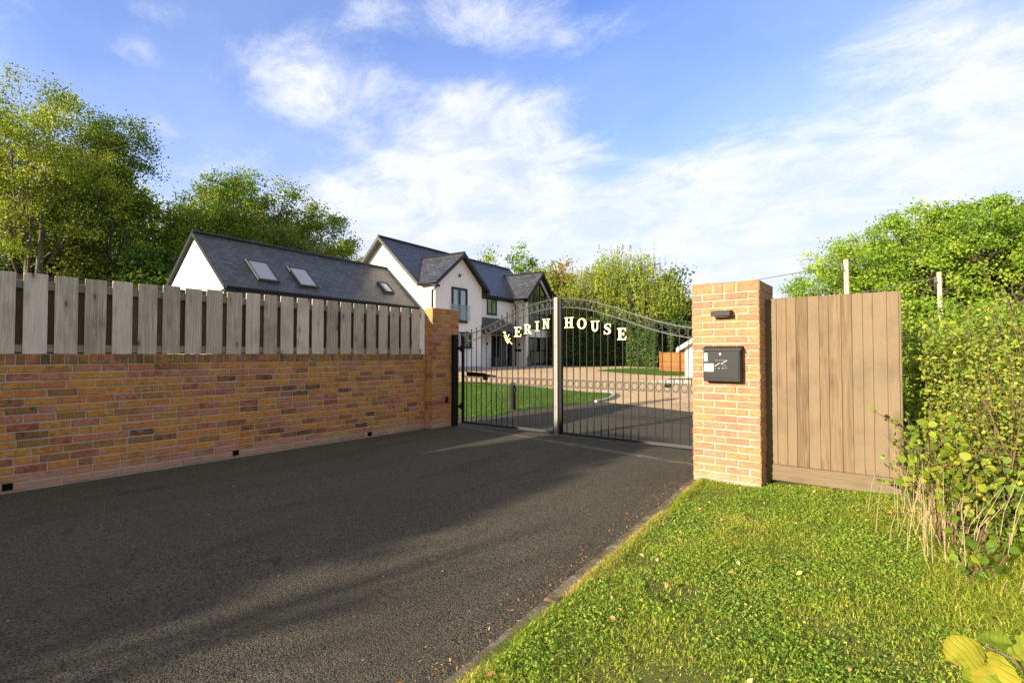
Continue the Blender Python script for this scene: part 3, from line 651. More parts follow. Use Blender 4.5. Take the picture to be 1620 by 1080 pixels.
# ------------------------------------------------------------------ gate
GY = 7.10; XL = -6.72; XC = -4.515; XR = -2.26
def arc(x):                                      # height of the upper arched rail
    f = abs(x-XC)/(XR-XC) if x > XC else abs(x-XC)/(XC-XL)
    f = min(f, 1); return 1.73+.555*(.5*(1+math.cos(math.pi*f**1.02)))*(.78)+.555*.22*(1-f*f)
def leaf(x0, x1, right):
    lab = 'right leaf of the black wrought iron gate, bearing the letters HOUSE' if right else 'left leaf of the black wrought iron gate, bearing a gilt rose and the letters ERIN'
    t = thing('gate_leaf', lab, 'gate', (x0 if not right else x1, GY, 0), 0, 'gate leaves')
    zb = .055; n = 17
    b = MB(); h_end = (arc(x0) if not right else arc(x1))
    hx = x0 if not right else x1; sgn = 1 if not right else -1
    b.cbox((min(hx, hx+sgn*.045), GY-.022, zb), (.045, 0, 0), (0, .045, 0), (0, 0, h_end-zb+.02), .003); b.build('hinge_stile', BLACK, t)
    b = MB(); b.cbox((x0+.046, GY-.02, zb), (x1-x0-.09, 0, 0), (0, .04, 0), (0, 0, .045), .003); b.build('bottom_rail', IRON, t)
    mx = x1 if not right else x0
    b = MB()
    if not right: b.cbox((mx-.088, GY-.035, zb-.03), (.073, 0, 0), (0, .07, 0), (0, 0, 2.315-zb+.03), .004)
    else: b.cbox((mx-.012, GY-.03, zb), (.05, 0, 0), (0, .06, 0), (0, 0, 2.29-zb), .004)
    b.build('meeting_stile', GALV if not right else BLACK, t)
    xs = [x0+(x1-x0)*(i+1)/(n+1) for i in range(n)]
    if not right: xa, xb = x0+.03, x1-.10
    else: xa, xb = x0+.04, x1-.03
    for off, nm, rr in ((0, 'upper_arch_rail', .010), (-.145, 'lower_arch_rail', .010)):
        b = MB(); m = 26
        for i in range(m):
            xa_, xb_ = xa+(xb-xa)*i/m, xa+(xb-xa)*(i+1)/m
            b.bar((xa_, GY, arc(xa_)+off), (xb_+.0005, GY, arc(xb_)+off), .028, .011)
        b.build(nm, IRON, t)
    for z, nm in ((.952, 'middle_rail'), (.828, 'middle_rail')):
        b = MB(); b.bar((xa, GY, z), (xb, GY, z), .025, .009); b.build(nm, IRON, t)
    for x in xs:
        b = MB(); top = arc(x)+.062
        if not (xa < x < xb): continue
        b.bar((x, GY, zb+.04), (x, GY, top-.02), .0115)
        b.lathe((x, GY, top-.025), [(.004, 0), (.012, .008), (.015, .018), (.012, .028), (.003, .035)], 8)
        b.build('bar', BLACK, t)
    # rings between the arched rails, pairs of C scrolls in the middle band
    b = MB(); cnt = 18
    for i in range(cnt):
        xm = xa+(xb-xa)*(i+.5)/cnt; zm = arc(xm)-.0725; rr = .054
        b.tube([(xm+rr*math.cos(q*math.pi/9), GY, zm+rr*math.sin(q*math.pi/9)) for q in range(18)], .0048, 5, closed=True)
    b.build('arch_rings', IRON, t, smooth=True)
    b = MB(); step = (x1-x0)/(n+1)
    for i in range(n+1):
        xm = x0+step*(i+.5)
        if not (xa+.02 < xm < xb-.02): continue
        for sg in (-1, 1):
            pts = []
            for q in range(15):
                a_ = math.pi*(-.78+1.56*q/14); r_ = .050-.0*abs(a_)
                pts.append((xm+sg*(-.006+r_*math.cos(a_)*.98), GY, .890+r_*math.sin(a_)*1.05))
            b.tube(pts, .0042, 5)
    b.build('middle_scrolls', IRON, t, smooth=True)
    return t
gl = leaf(XL, XC, False); gr = leaf(XC+.02, XR, True)
# hinge posts and hinges
gp = thing('gate_post', 'slim black steel post standing against the left brick pillar, hinging the gate', 'gate post', (-6.775, 6.95, 0))
b = MB(); b.cbox((-6.84, 6.93, -.05), (.085, 0, 0), (0, .10, 0), (0, 0, 1.79), .004); b.build('post', BLACK, gp)
for z in (.35, 1.45):
    b = MB(); b.cbox((-6.76, 7.025, z), (.055, 0, 0), (0, .06, 0), (0, 0, .05), .004); b.tube([(-6.735, 7.075, z-.03), (-6.735, 7.075, z+.08)], .016, 10); b.build('hinge', BLACK, gp)
gp2 = thing('gate_post', 'black steel post hinging the right leaf, hidden behind the right brick pillar', 'gate post', (-2.19, 7.1, 0))
b = MB(); b.cbox((-2.235, 7.05, -.05), (.09, 0, 0), (0, .10, 0), (0, 0, 1.85), .004); b.build('post', BLACK, gp2)
# gate openers (arms behind each leaf)
def opener(label, xh, sg, ml):
    t = thing('gate_opener', label, 'gate motor', (xh, GY+.12, .98), 0, 'swing gate motors')
    b = MB(); b.prism([(xh, GY+.07, .955), (xh, GY+.07, 1.015), (xh+sg*.40, GY+.07, 1.0), (xh+sg*.66, GY+.07, .975), (xh+sg*.68, GY+.07, .95)], (0, .085, 0)); b.build('arm_housing', ml, t)
    b = MB(); b.prism([(xh, GY+.065, 1.016), (xh, GY+.160, 1.016), (xh+sg*.42, GY+.160, 1.001), (xh+sg*.42, GY+.065, 1.001)], (0, 0, .012)); b.build('cover', BLACK, t)
    b = MB(); b.cbox((xh+sg*.44-.03, GY+.075, .885), (.075, 0, 0), (0, .07, 0), (0, 0, .066), .008); b.build('bracket', BLACK, t); return t
opener('long black gate motor arm behind the left gate leaf at the hinge post', -6.67, 1, BLACK)
opener('grey-sided gate motor arm behind the right gate leaf, next to the right pillar', -2.29, -1, GALV)

# letters (outlines drawn in units of letter height)
def letter_polys(ch):
    S = .20; T = .085
    def rc(x0, y0, x1, y1): return [(x0, y0), (x1, y0), (x1, y1), (x0, y1)]
    if ch == 'I': return [rc(.16, 0, .16+S, 1), rc(0, 0, .52, T), rc(0, 1-T, .52, 1)], .52
    if ch == 'H': return [rc(.12, 0, .12+S, 1), rc(.60, 0, .60+S, 1), rc(0, 0, .42, T), rc(0, 1-T, .42, 1), rc(.50, 0, .92, T), rc(.50, 1-T, .92, 1), rc(.2, .45, .7, .56)], .92
    if ch == 'E': return [rc(.12, 0, .12+S, 1), rc(0, 0, .72, T+.02), rc(0, 1-T-.02, .72, 1), rc(.25, .46, .52, .55), rc(.50, .37, .57, .64), [(.60, .1), (.72, .1), (.76, .30), (.70, .30)], [(.60, .9), (.72, .9), (.74, .72), (.68, .72)]], .76
    if ch == 'N': return [rc(.12, 0, .12+.11, 1), rc(.66, 0, .66+.11, 1), rc(0, 0, .36, T), rc(0, 1-T, .26, 1), rc(.53, 1-T, .92, 1), [(.10, 1), (.33, 1), (.79, 0), (.60, 0)]], .92
    if ch == 'U':
        out_ = [rc(.12, .36, .12+S, 1), rc(.66, .36, .77, 1), rc(0, 1-T, .44, 1), rc(.53, 1-T, .92, 1)]
        m = 12
        for i in range(m):
            a0 = math.pi+math.pi*i/m; a1 = math.pi+math.pi*(i+1)/m
            cx, cy = .445, .37
            f0 = i/m; f1 = (i+1)/m
            def pt(a, r, f): return (cx+(r+0)*math.cos(a), cy+r*math.sin(a)*1.12)
            ro = .325; t0 = .20-.09*f0; t1 = .20-.09*f1
            out_.append([pt(a0, ro, 0), pt(a1, ro, 0), pt(a1, ro-t1, 0), pt(a0, ro-t0, 0)])
        return out_, .92
    if ch == 'O':
        out_ = []; m = 24
        for i in range(m):
            a0 = 2*math.pi*i/m; a1 = 2*math.pi*(i+1)/m
            def q(a, o_): return (.44+(.43 if o_ else .23)*math.cos(a), .5+(.51 if o_ else .41)*math.sin(a))
            out_.append([q(a0, 1), q(a1, 1), q(a1, 0), q(a0, 0)])
        return out_, .88
    if ch == 'R':
        out_ = [rc(.12, 0, .12+S, 1), rc(0, 0, .42, T), rc(0, 1-T, .45, 1), rc(.3, .46, .46, .46+T), [(.42, .48), (.62, .48), (.88, .0), (.64, .0)], rc(.66, 0, .92, .06)]; m = 12
        for i in range(m):
            a0 = -math.pi/2+math.pi*i/m; a1 = -math.pi/2+math.pi*(i+1)/m
            def q(a, o_): return (.44+(.32 if o_ else .13)*math.cos(a), .73+(.27 if o_ else .185)*math.sin(a))
            out_.append([q(a0, 1), q(a1, 1), q(a1, 0), q(a0, 0)])
        return out_, .92
    if ch == 'S':
        pts = [(.66, .74), (.62, .88), (.48, .955), (.33, .95), (.19, .87), (.15, .74), (.22, .62), (.37, .54), (.51, .46), (.60, .34), (.57, .16), (.44, .06), (.30, .045), (.14, .12), (.08, .27)]
        w = [.05, .07, .08, .10, .15, .17, .18, .20, .20, .19, .16, .11, .08, .07, .05]; out_ = []
        L_, R_l = [], []
        for i, p in enumerate(pts):
            a_ = pts[max(0, i-1)]; c_ = pts[min(len(pts)-1, i+1)]; dx, dy = c_[0]-a_[0], c_[1]-a_[1]; l = math.hypot(dx, dy)
            L_.append((p[0]-dy/l*w[i]/2, p[1]+dx/l*w[i]/2)); R_l.append((p[0]+dy/l*w[i]/2, p[1]-dx/l*w[i]/2))
        for i in range(len(pts)-1): out_.append([L_[i], L_[i+1], R_l[i+1], R_l[i]])
        out_ += [rc(.62, .66, .68, .97), rc(.05, .03, .11, .33)]
        return out_, .74
YL = GY-.035
def letter(ch, x0, x1, y0, y1, par, lab):
    a_ = on_y(x0, y1, YL); c_ = on_y(x1, y0, YL); polys, w = letter_polys(ch); H = c_.z-a_.z; W = c_.x-a_.x
    b = MB()
    for i, p in enumerate(polys):
        e = (i % 5)*.0004
        b.prism([(a_.x+W*x/w, YL-.004-e, a_.z+H*y) for x, y in p], (0, .012+e, 0))
    b.tube([(a_.x+W*.22, YL+.006, a_.z+H*.5), (a_.x+W*.22, GY-.006, a_.z+H*.5)], .006, 6)
    o = b.build('letter', GOLD, par); o['label'] = lab
for ch, x0, x1, y0, y1 in (('E', 813.5, 825, 516.5, 532.8), ('R', 829, 841.5, 512.5, 528.3), ('I', 846.5, 853.5, 508, 524), ('N', 858.3, 870.2, 503.8, 520)): letter(ch, x0, x1, y0, y1, gl, 'cream gold letter '+ch)
for ch, x0, x1, y0, y1 in (('H', 893, 907.3, 501.5, 519), ('O', 913, 928, 503, 520.3), ('U', 934.6, 948.3, 507, 524.7), ('S', 954.8, 967.4, 511.3, 529), ('E', 976.8, 991, 518.7, 537.7)): letter(ch, x0, x1, y0, y1, gr, 'cream gold letter '+ch)
# gilt rose
b = MB()
def rp_(zx, zy): q = on_y(780+zx/6.75, 480+zy/6.75, YL); return q
st = [rp_(128, 318), rp_(145, 350), rp_(165, 390), rp_(205, 435)]
b.tube(st, [.006, .007, .009, .012], 7)
b.tube([rp_(150, 375), rp_(165, 350), rp_(172, 330)], .007, 6)
def petal(c, ang, L, W_, b_=b):
    d = Vector((math.cos(ang), 0, math.sin(ang))); s_ = Vector((-d.z, 0, d.x)); c = Vector(c)
    b_.prism([c, c+d*L*.35+s_*W_, c+d*L*.75+s_*W_*.8, c+d*L, c+d*L*.75-s_*W_*.8, c+d*L*.35-s_*W_], (0, -.008+random.uniform(-.003, 0), 0))
def disc(c, r_, dy=0.0, sq=.85):
    c = Vector(c); b.prism([c+Vector((r_*math.cos(k*math.pi/6), -dy, r_*sq*math.sin(k*math.pi/6))) for k in range(12)], (0, -.010, 0))
c0 = rp_(128, 312); disc(c0, .026); disc(c0+Vector((-.014, 0, .012)), .014, .009); disc(c0+Vector((.012, 0, .012)), .014, .011); disc(c0+Vector((0, 0, -.004)), .013, .013)
disc(rp_(173, 335), .013)
for zx, zy, a_ in ((150, 368, 178), (156, 380, 200), (164, 392, 215), (142, 352, 165), (172, 402, 232), (168, 385, 20)): petal(rp_(zx, zy), R_(a_), .060, .0115)
b.tube([rp_(128, 330), rp_(128, 330)+Vector((0, .035, 0))], .008, 6)
o = b.build('rose_emblem', GOLD, gl); o['label'] = 'gilt rose with leaves'

# ------------------------------------------------------------------ garden post
p = gnd(811.5, 649)
bo = thing('garden_post', 'short black square post with small box standing in the lawn behind the gate', 'bollard', (p.x, p.y, p.z))
b = MB(); b.cbox((p.x-.05, p.y-.05, p.z-.05), (.10, 0, 0), (0, .10, 0), (0, 0, .70), .008); b.build('post', BLACK, bo)
b = MB(); b.cbox((p.x+.051, p.y-.03, p.z+.42), (.03, 0, 0), (0, .06, 0), (0, 0, .12), .006); b.build('sensor_box', BLACKM, bo)

# ------------------------------------------------------------------ house (local frame: x = towards the front, y = along the facade)
HR = R_(5.0); H0 = F2*29+R2*(-4.42); ZG = .43
def rot2(x, y): return (H0.x+x*math.cos(HR)-y*math.sin(HR), H0.y+x*math.sin(HR)+y*math.cos(HR))
house = thing('house', 'white rendered two-storey house with slate roof and two front gables seen through the gate', 'house', (H0.x, H0.y, ZG), HR)
def wl(x, y, z): X_, Y_ = rot2(x, y); return Vector((X_, Y_, ZG+z))
def hl(px, py, p0, n):                            # pixel to house-local point on a local plane
    n_w = Vector((n[0]*math.cos(HR)-n[1]*math.sin(HR), n[0]*math.sin(HR)+n[1]*math.cos(HR), n[2])); q = hit(px, py, wl(*p0), n_w)
    dx, dy = q.x-H0.x, q.y-H0.y; return Vector((dx*math.cos(HR)+dy*math.sin(HR), -dx*math.sin(HR)+dy*math.cos(HR), q.z-ZG))
HB = lambda mb, name, m_, par=house, sm=False: mb.build(name, m_, par, sm, local=True)
A = .02
RZ = 8.20; EZ = 5.05; RQ = -4.3; EQ = -.95; SL = (RZ-EZ)/(EQ-RQ)*1.0; SLm = (RZ-EZ)/abs(RQ-EQ)
Z0 = ZG; rz = RZ; ez = EZ                    # local heights
LEN = 14.0
def mz(q): return rz-SLm*abs(q-RQ)                 # main roof top surface
# main walls, pentagon extruded along the ridge
b = MB(); qb = -7.4; qf = -1.2; th = .16
b.prism([(qb, 0, -.3), (qf, 0, -.3), (qf, 0, mz(qf)-th), (RQ, 0, rz-th), (qb, 0, mz(qb)-th)], (0, LEN, 0)); HB(b, 'main_wall', RENDER)
k1 = (7.12-EZ)/2.65; k2 = (7.25-EZ)/2.35
def bay(s0, s1, sr, rzz, k, name):
    b = MB(); f = lambda s: rzz-k*abs(s-sr)-th
    b.prism([(qf+.001, s0, -.3), (qf+.001, s1, -.3), (qf+.001, s1, f(s1)), (qf+.001, sr, f(sr)), (qf+.001, s0, f(s0))], (-qf-.001, 0, 0)); HB(b, name, RENDER)
bay(0, 4.52, 2.3, 7.12, k1, 'front_gable_wall'); bay(10.06, 13.98, 12.05, 7.25, k2, 'front_gable_wall')
def roofplane(mb, pts, udir, thick=.10):
    pts = [Vector(p) for p in pts]; n = (pts[1]-pts[0]).cross(pts[2]-pts[0]).normalized()
    if n.z < 0: pts = pts[::-1]; n = -n
    u = Vector(udir).normalized(); v = n.cross(u); 
    if v.z < 0: v = -v
    mb.face(pts, .5, [(p.dot(u), p.dot(v)) for p in pts])
    low = [p-Vector((0, 0, thick)) for p in pts]; mb.face(low[::-1], .5, [(0, 0)]*len(low))
    for i in range(len(pts)):
        j = (i+1) % len(pts); mb.face([pts[i], low[i], low[j], pts[j]], .5, [(0, 0)]*4)
b = MB(); so_ = .4
f3 = lambda q: (q, mz(q))
e_b = RQ-(EQ-RQ)
# front plane is cut by the two front gables
v1 = RQ+(RZ-7.12)/SLm; v2 = RQ+(RZ-7.25)/SLm
front = [(EQ, 4.95, ez), (EQ, 9.70, ez), (v2, 12.05, 7.25), (EQ, LEN+so_, ez), (RQ, LEN+so_, rz), (RQ, -so_, rz), (EQ, -.35, ez), (v1, 2.3, 7.12)]
# build as convex pieces
P = lambda q, s: (q, s, mz(q))
for poly in ([(RQ, -so_), (EQ, -.36), (v1, 2.3)], [(RQ, -so_), (v1, 2.3), (RQ, 7.3)], [(v1, 2.3), (EQ, 4.95), (EQ, 9.70), (v2, 12.05), (RQ, 7.3)], [(RQ, 7.3), (v2, 12.05), (RQ, LEN+so_)], [(v2, 12.05), (EQ, LEN+so_), (RQ, LEN+so_)]):
    roofplane(b, [P(*p) for p in poly], (0, 1, 0))
roofplane(b, [(RQ, -so_, rz), (e_b, -so_, mz(e_b)), (e_b, LEN+so_, mz(e_b)), (RQ, LEN+so_, rz)], (0, 1, 0))
HB(b, 'main_roof', SLATE)
for (sr, rzz, k, sa, sb, vv) in ((2.3, 7.12, k1, -.35, 4.95, v1), (12.05, 7.25, k2, 9.70, 14.40, v2)):
    b = MB(); zr = rzz
    roofplane(b, [(.35, sa, zr-k*(sr-sa)), (.35, sr, zr), (vv, sr, zr), (EQ, sa, ez)], (1, 0, 0))
    roofplane(b, [(.35, sr, zr), (.35, sb, zr-k*(sb-sr)), (EQ, sb, ez), (vv, sr, zr)], (1, 0, 0))
    HB(b, 'gable_roof', SLATE)
    b = MB()                                      # bargeboards on the front gable
    for s_e in (sa, sb):
        b.prism([(.353, sr, zr+.02), (.353, s_e, zr-k*abs(s_e-sr)+.02), (.353, s_e, zr-k*abs(s_e-sr)-.24), (.353, sr, zr-.24)], (.03, 0, 0))
        b.prism([(-.0+.005, sr, zr-.13), (.005, s_e, zr-k*abs(s_e-sr)-.13), (.005, s_e, zr-k*abs(s_e-sr)-.16), (.005, sr, zr-.16)], (.345, 0, 0))
    for s_e, d_ in ((sa, 1), (sb, -1)):            # boxed eaves ends and gutters
        b.box(.02, .38, min(s_e, s_e+d_*.33), max(s_e, s_e+d_*.33), ez-.27, ez-.13)
        b.tube([(.33, s_e-d_*.05, ez-.06), (EQ, s_e-d_*.05, ez-.06)], .06, 8)
    HB(b, 'bargeboard', ANTH)
    b = MB()
    for i in range(14): b.tube([(.35+(vv-.35)*i/14, sr, zr+.02), (.35+(vv-.35)*(i+.96)/14, sr, zr+.02)], .075, 7)
    HB(b, 'ridge_tiles', SLATE)
b = MB()
for i in range(44): y0 = -so_+(LEN+2*so_)*i/44; b.tube([(RQ, y0, rz+.02), (RQ, y0+.32, rz+.02)], .085, 7)
HB(b, 'ridge_tiles', SLATE)
for s_, d_ in ((-so_-.003, -.03), (LEN+so_+.003, .03)):
    b = MB()
    for e in (EQ, e_b): b.prism([(RQ, s_, rz+.02), (e, s_, ez+.02), (e, s_, ez-.22), (RQ, s_, rz-.22)], (0, d_, 0))
    HB(b, 'bargeboard', ANTHG)
b = MB(); b.tube([(EQ+.02, 4.95, ez-.05), (EQ+.02, 9.7, ez-.05)], .06, 8); b.box(qf+.01, EQ+.01, 4.6, 9.9, ez-.20, ez-.08)
HB(b, 'gutter', ANTH)
b = MB()
for e in (EQ, e_b): b.prism([(RQ, -so_, rz-.13), (e, -so_, ez-.13), (e, -so_, ez-.16), (RQ, -so_, rz-.16)], (0, so_-.005, 0))
HB(b, 'soffit', ANTHG)
b = MB(); b.prism([(qf+.03, 4.53, ez-.02), (qf+.03, 10.05, ez-.02), (qf+.03, 10.05, ez-.26), (qf+.03, 4.53, ez-.26)], (.02, 0, 0)); HB(b, 'fascia', ANTH)
# downpipes
for pts in ([(.25, -.30, ez-.12), (.18, -.12, ez-.28), (-.18, -.07, ez-.42), (-.18, -.07, 0)], [(EQ+.05, 9.62, ez-.1), (-.95, 9.8, ez-.25), (-.85, 9.98, ez-.5), (-.85, 9.98, 0)], [(.08, 14.06, ez-.3), (.08, 14.06, 0)]):
    b = MB(); b.tube(pts, .045, 8); HB(b, 'downpipe', ANTH)
# windows: face 'x' plane fronts
def window(x, y0, y1, z0, z1, mull, trans, par=house, curtain=None, parts=True, frame=.06, axis='x', name='window'):
    """mull: fractions along, trans: fractions up; window stands in plane x, looking +x"""
    b = MB(); w, h = y1-y0, z1-z0; f = frame
    b.box(x, x+.07, y0, y0+f, z0, z1); b.box(x, x+.07, y1-f, y1, z0, z1); b.box(x, x+.07, y0+f, y1-f, z0, z0+f); b.box(x, x+.07, y0+f, y1-f, z1-f, z1)
    for m_ in mull: b.box(x, x+.062, y0+w*m_-f/2, y0+w*m_+f/2, z0+f, z1-f)
    for m_ in trans: b.box(x, x+.058, y0+f, y1-f, z0+h*m_-f/2, z0+h*m_+f/2)
    fr_ = HB(b, name, ANTH, par)
    b = MB(); b.box(x+.028, x+.034, y0+f*.6, y1-f*.6, z0+f*.6, z1-f*.6); b.build('pane', GLASS, fr_, local=True)
    b = MB(); b.box(x+.001, x+.004, y0+f*.5, y1-f*.5, z0+f*.5, z1-f*.5); b.build('dark_room_backing', DARKIN, fr_, local=True)  # dark sheet on the wall, painted as the unlit interior
    if curtain:
        for (a0, a1, c0, c1) in curtain:
            b = MB()
            n_ = max(2, int((a1-a0)*w/.09))
            for i in range(n_):
                yy0 = y0+w*(a0+(a1-a0)*i/n_); yy1 = y0+w*(a0+(a1-a0)*(i+1)/n_)
                b.prism([(x+.006, yy0, z0+h*c0), (x+.024, (yy0+yy1)/2, z0+h*c0), (x+.006, yy1, z0+h*c0)], (0, 0, h*(c1-c0)))
            b.build('curtain', CURT, fr_, local=True)
    b = MB(); b.cbox((x+.002, y0-.04, z0-.05), (.12, 0, 0), (0, w+.08, 0), (0, 0, .045), .005); b.build('sill', ANTH, fr_, local=True)
    return fr_
L = lambda px, py, x=0: hl(px, py, (x, 0, 0), (1, 0, 0))
a_, c_ = L(714, 508), L(738.5, 457.5); w1 = window(.0, a_.y, c_.y, a_.z, c_.z, [.5], [], curtain=[(.06, .34, .03, .97), (.6, .9, .03, .97)], frame=.13)
b = MB(); b.box(.10, .115, a_.y-.12, c_.y+.22, a_.z+.10, a_.z+1.05); gb = HB(b, 'glass_balustrade', CLEAR, w1)
for yy in (a_.y-.1, c_.y+.2):
    for zz_ in (a_.z+.25, a_.z+.95): b = MB(); b.tube([(.0, yy, zz_), (.13, yy, zz_)], .03, 8); HB(b, 'balustrade_fixing', SILVER, w1)
a_, c_ = L(730, 549.5), L(745.5, 526); window(0, a_.y-1.0, c_.y, a_.z, c_.z, [.5], [], curtain=[(.62, .9, .05, .95)])
a_, c_ = L(770, 496, qf), L(785, 470.5, qf); window(qf, a_.y, c_.y, a_.z, c_.z, [.5], [], curtain=[(.05, .46, .04, .96), (.55, .95, .04, .96)])
# apex glazing of the second gable
y0, y1 = 10.42, 13.68; ym = 12.05; zb_, zs, zt = 2.84, 5.15, 6.55
def apex(x): return zs+(zt-zs)*(1-abs(x-ym)/(ym-y0))
b = MB(); f = .08
b.box(0, .07, y0, y0+f, zb_, zs); b.box(0, .07, y1-f, y1, zb_, zs); b.box(0, .07, y0+f, y1-f, zb_, zb_+f)
for s0, s1 in ((y0, ym), (y1, ym)): b.prism([(0, s0, zs), (0, s1, zt), (0, s1, zt-.12), (0, s0+(f if s1 > s0 else -f), zs-.02)], (.07, 0, 0))
for m_ in (.25, .5, .75): yy = y0+(y1-y0)*m_; b.box(0, .062, yy-.035, yy+.035, zb_+f, apex(yy)-.06)
for z_ in (3.95, zs): b.box(0, .058, y0+f, y1-f, z_-.035, z_+.035)
fr_ = HB(b, 'apex_window', ANTH)
pent = [(y0+.03, zb_+.03), (y1-.03, zb_+.03), (y1-.03, zs), (ym, zt-.05), (y0+.03, zs)]
b = MB(); b.prism([(.028, y, z) for y, z in pent], (.006, 0, 0)); b.build('pane', GLASS, fr_, local=True)
b = MB(); b.prism([(.001, y, z) for y, z in pent], (.003, 0, 0)); b.build('dark_room_backing', DARKIN, fr_, local=True)  # interior darkness painted on a thin sheet behind the glass
for r_, st0, sg in ((range(13), y0+.15, 1), (range(12), y1-.15, -1)):
    b = MB()
    for i in r_:
        yy = st0+sg*i*.115; b.prism([(.006, yy-.05, zb_+.1), (.024, yy, zb_+.1), (.006, yy+.05, zb_+.1)], (0, 0, 1.9))
    b.build('curtain', CURT, fr_, local=True)
a_, c_ = L(834, 575), L(866, 534); wl_ = window(0, y0, y1, .18, 2.22, [.25, .5, .75], [.5], curtain=None, frame=.08)
b = MB()
for i in range(22):
    yy = y0+.12+i*.14; b.prism([(.006, yy-.065, .22), (.024, yy, .22), (.006, yy+.065, .22)], (0, 0, .94))
b.build('blind', CURTW, wl_, local=True)
for r_, st0, sg in ((range(9), y0+.12, 1), (range(9), y1-.14, -1)):
    b = MB()
    for i in r_:
        yy = st0+sg*i*.14; b.prism([(.006, yy-.06, 1.25), (.024, yy, 1.25), (.006, yy+.06, 1.25)], (0, 0, .88))
    b.build('curtain', CURT, wl_, local=True)
# door with side panels
d0 = L(778, 579, qf).y; d1 = 9.98
fr_ = window(qf, d0, d1, .06, 2.25, [.30, .72], [], curtain=None, frame=.09, name='door_frame')
b = MB(); dw0, dw1 = d0+(d1-d0)*.30+.05, d0+(d1-d0)*.72-.05; b.cbox((qf+.035, dw0, .06), (.05, 0, 0), (0, dw1-dw0, 0), (0, 0, 2.10), .006); dr = HB(b, 'door', DOORM)
b = MB(); b.box(qf+.086, qf+.092, (dw0+dw1)/2-.06, (dw0+dw1)/2+.06, .5, 1.7); HB(b, 'door_light', GLASS, dr)
b = MB(); b.tube([(qf+.13, dw1-.14, .5), (qf+.13, dw1-.14, 1.6)], .02, 8); b.tube([(qf+.08, dw1-.14, .7), (qf+.13, dw1-.14, .7)], .012, 6); b.tube([(qf+.08, dw1-.14, 1.4), (qf+.13, dw1-.14, 1.4)], .012, 6); HB(b, 'door_handle', SILVER, dr)
# porch roof, hipped lean-to
zt_ = 3.5; ze = 2.53; b = MB(); s0, s1 = 4.53, 10.05
roofplane(b, [(qf+.005, s0, zt_), (.15, s0, ze), (.15, s1, ze), (qf+.005, s1-1.3, zt_)], (0, 1, 0), .05)
roofplane(b, [(qf+.005, s1-1.3, zt_), (.15, s1, ze), (qf+.005, s1, ze)], (1, 0, 0), .05)
pr = HB(b, 'porch_roof', SLATE)
b = MB(); b.box(qf+.005, .16, s0+.005, s1-.005, ze-.20, ze-.055); HB(b, 'porch_fascia', ANTH, pr)
# wall lamps, plaque, floodlight, step
for (x, y, z, ax) in ((qf, L(769.5, 536, qf).y, 1.55, 'x'), (-.55, 10.06, 1.55, 'y')):
    b = MB()
    if ax == 'x': b.cbox((x+.003, y-.05, z), (.11, 0, 0), (0, .10, 0), (0, 0, .22), .01)
    else: b.cbox((x-.05, y-.113, z), (.10, 0, 0), (0, .11, 0), (0, 0, .22), .01)
    HB(b, 'wall_lamp', BLACK)
b = MB(); b.cbox((-.95, 10.035, 1.12), (.55, 0, 0), (0, .022, 0), (0, 0, .20), .004); HB(b, 'name_plaque', BLACK)
b = MB(); q = L(726.5, 437); b.cbox((.003, q.y-.06, q.z-.04), (.09, 0, 0), (0, .12, 0), (0, 0, .10), .01); b.tube([(.06, q.y-.03, q.z+.04), (.12, q.y-.16, q.z+.13)], .03, 8); b.tube([(.06, q.y+.03, q.z+.04), (.12, q.y+.12, q.z+.11)], .03, 8); HB(b, 'security_light', BLACK)
b = MB(); b.box(-1.1, .9, -1.5, 15, -.25, .045); tag(b.build('patio_paving', CONCP, house, local=True))
b = MB()
b.box(.0005, .018, .02, 4.5, .045, .17); HB(b, 'plinth', CONCP)
b = MB(); b.box(.0005, .018, 10.08, 13.96, .045, .13); HB(b, 'plinth', CONCP)

# side wing (garage)
wing = thing('garage_wing', 'long low white wing with dark slate roof and three skylights behind the board fence', 'garage', wl(0, -5.5, 0), HR)
WO = Vector((0, -5.5, 0))
def WB(mb, name, m_, par=wing):
    mb.v = [(x-WO.x, y-WO.y, z) for x, y, z in mb.v]; return mb.build(name, m_, par, local=True)
wq = -3.96; wr = 6.22; we = 3.71; weq = -1.24; ws = (6.22-3.71)/2.72; wb = wq*2-weq
wz = lambda q: wr-ws*abs(q-wq)
b = MB(); b.prism([(-6.35, -11.08, -.3), (-1.58, -11.08, -.3), (-1.58, -11.08, wz(-1.58)-th), (wq, -11.08, wr-th), (-6.35, -11.08, wz(-6.35)-th)], (0, 11.077, 0)); WB(b, 'wall', RENDER)
b = MB(); roofplane(b, [(weq, -11.2, we), (weq, -.004, we), (wq, -.004, wr), (wq, -11.2, wr)], (0, 1, 0)); roofplane(b, [(wb, -11.2, we), (wb, -.004, we), (wq, -.004, wr), (wq, -11.2, wr)], (0, 1, 0)); wroof = WB(b, 'roof', SLATE)
b = MB()
for i in range(36): y0_ = -11.2+11.19*i/36; b.tube([(wq, y0_, wr+.02), (wq, y0_+.30, wr+.02)], .08, 7)
WB(b, 'ridge_tiles', SLATE)
b = MB()
for e in (weq, wb): b.prism([(wq, -11.203, wr+.02), (e, -11.203, we+.02), (e, -11.203, we-.17), (wq, -11.203, wr-.17)], (0, -.03, 0)); b.prism([(wq, -11.19, wr-.13), (e, -11.19, we-.13), (e, -11.19, we-.16), (wq, -11.19, wr-.16)], (0, .10, 0))
WB(b, 'bargeboard', ANTH)
b = MB(); b.tube([(weq+.05, -11.2, we-.05), (weq+.05, -.02, we-.05)], .06, 8); b.box(-1.57, weq-.01, -11.18, -.01, we-.24, we-.13); b.box(weq-.009, weq+.01, -11.19, -.01, we-.24, we-.09); WB(b, 'gutter', ANTH)
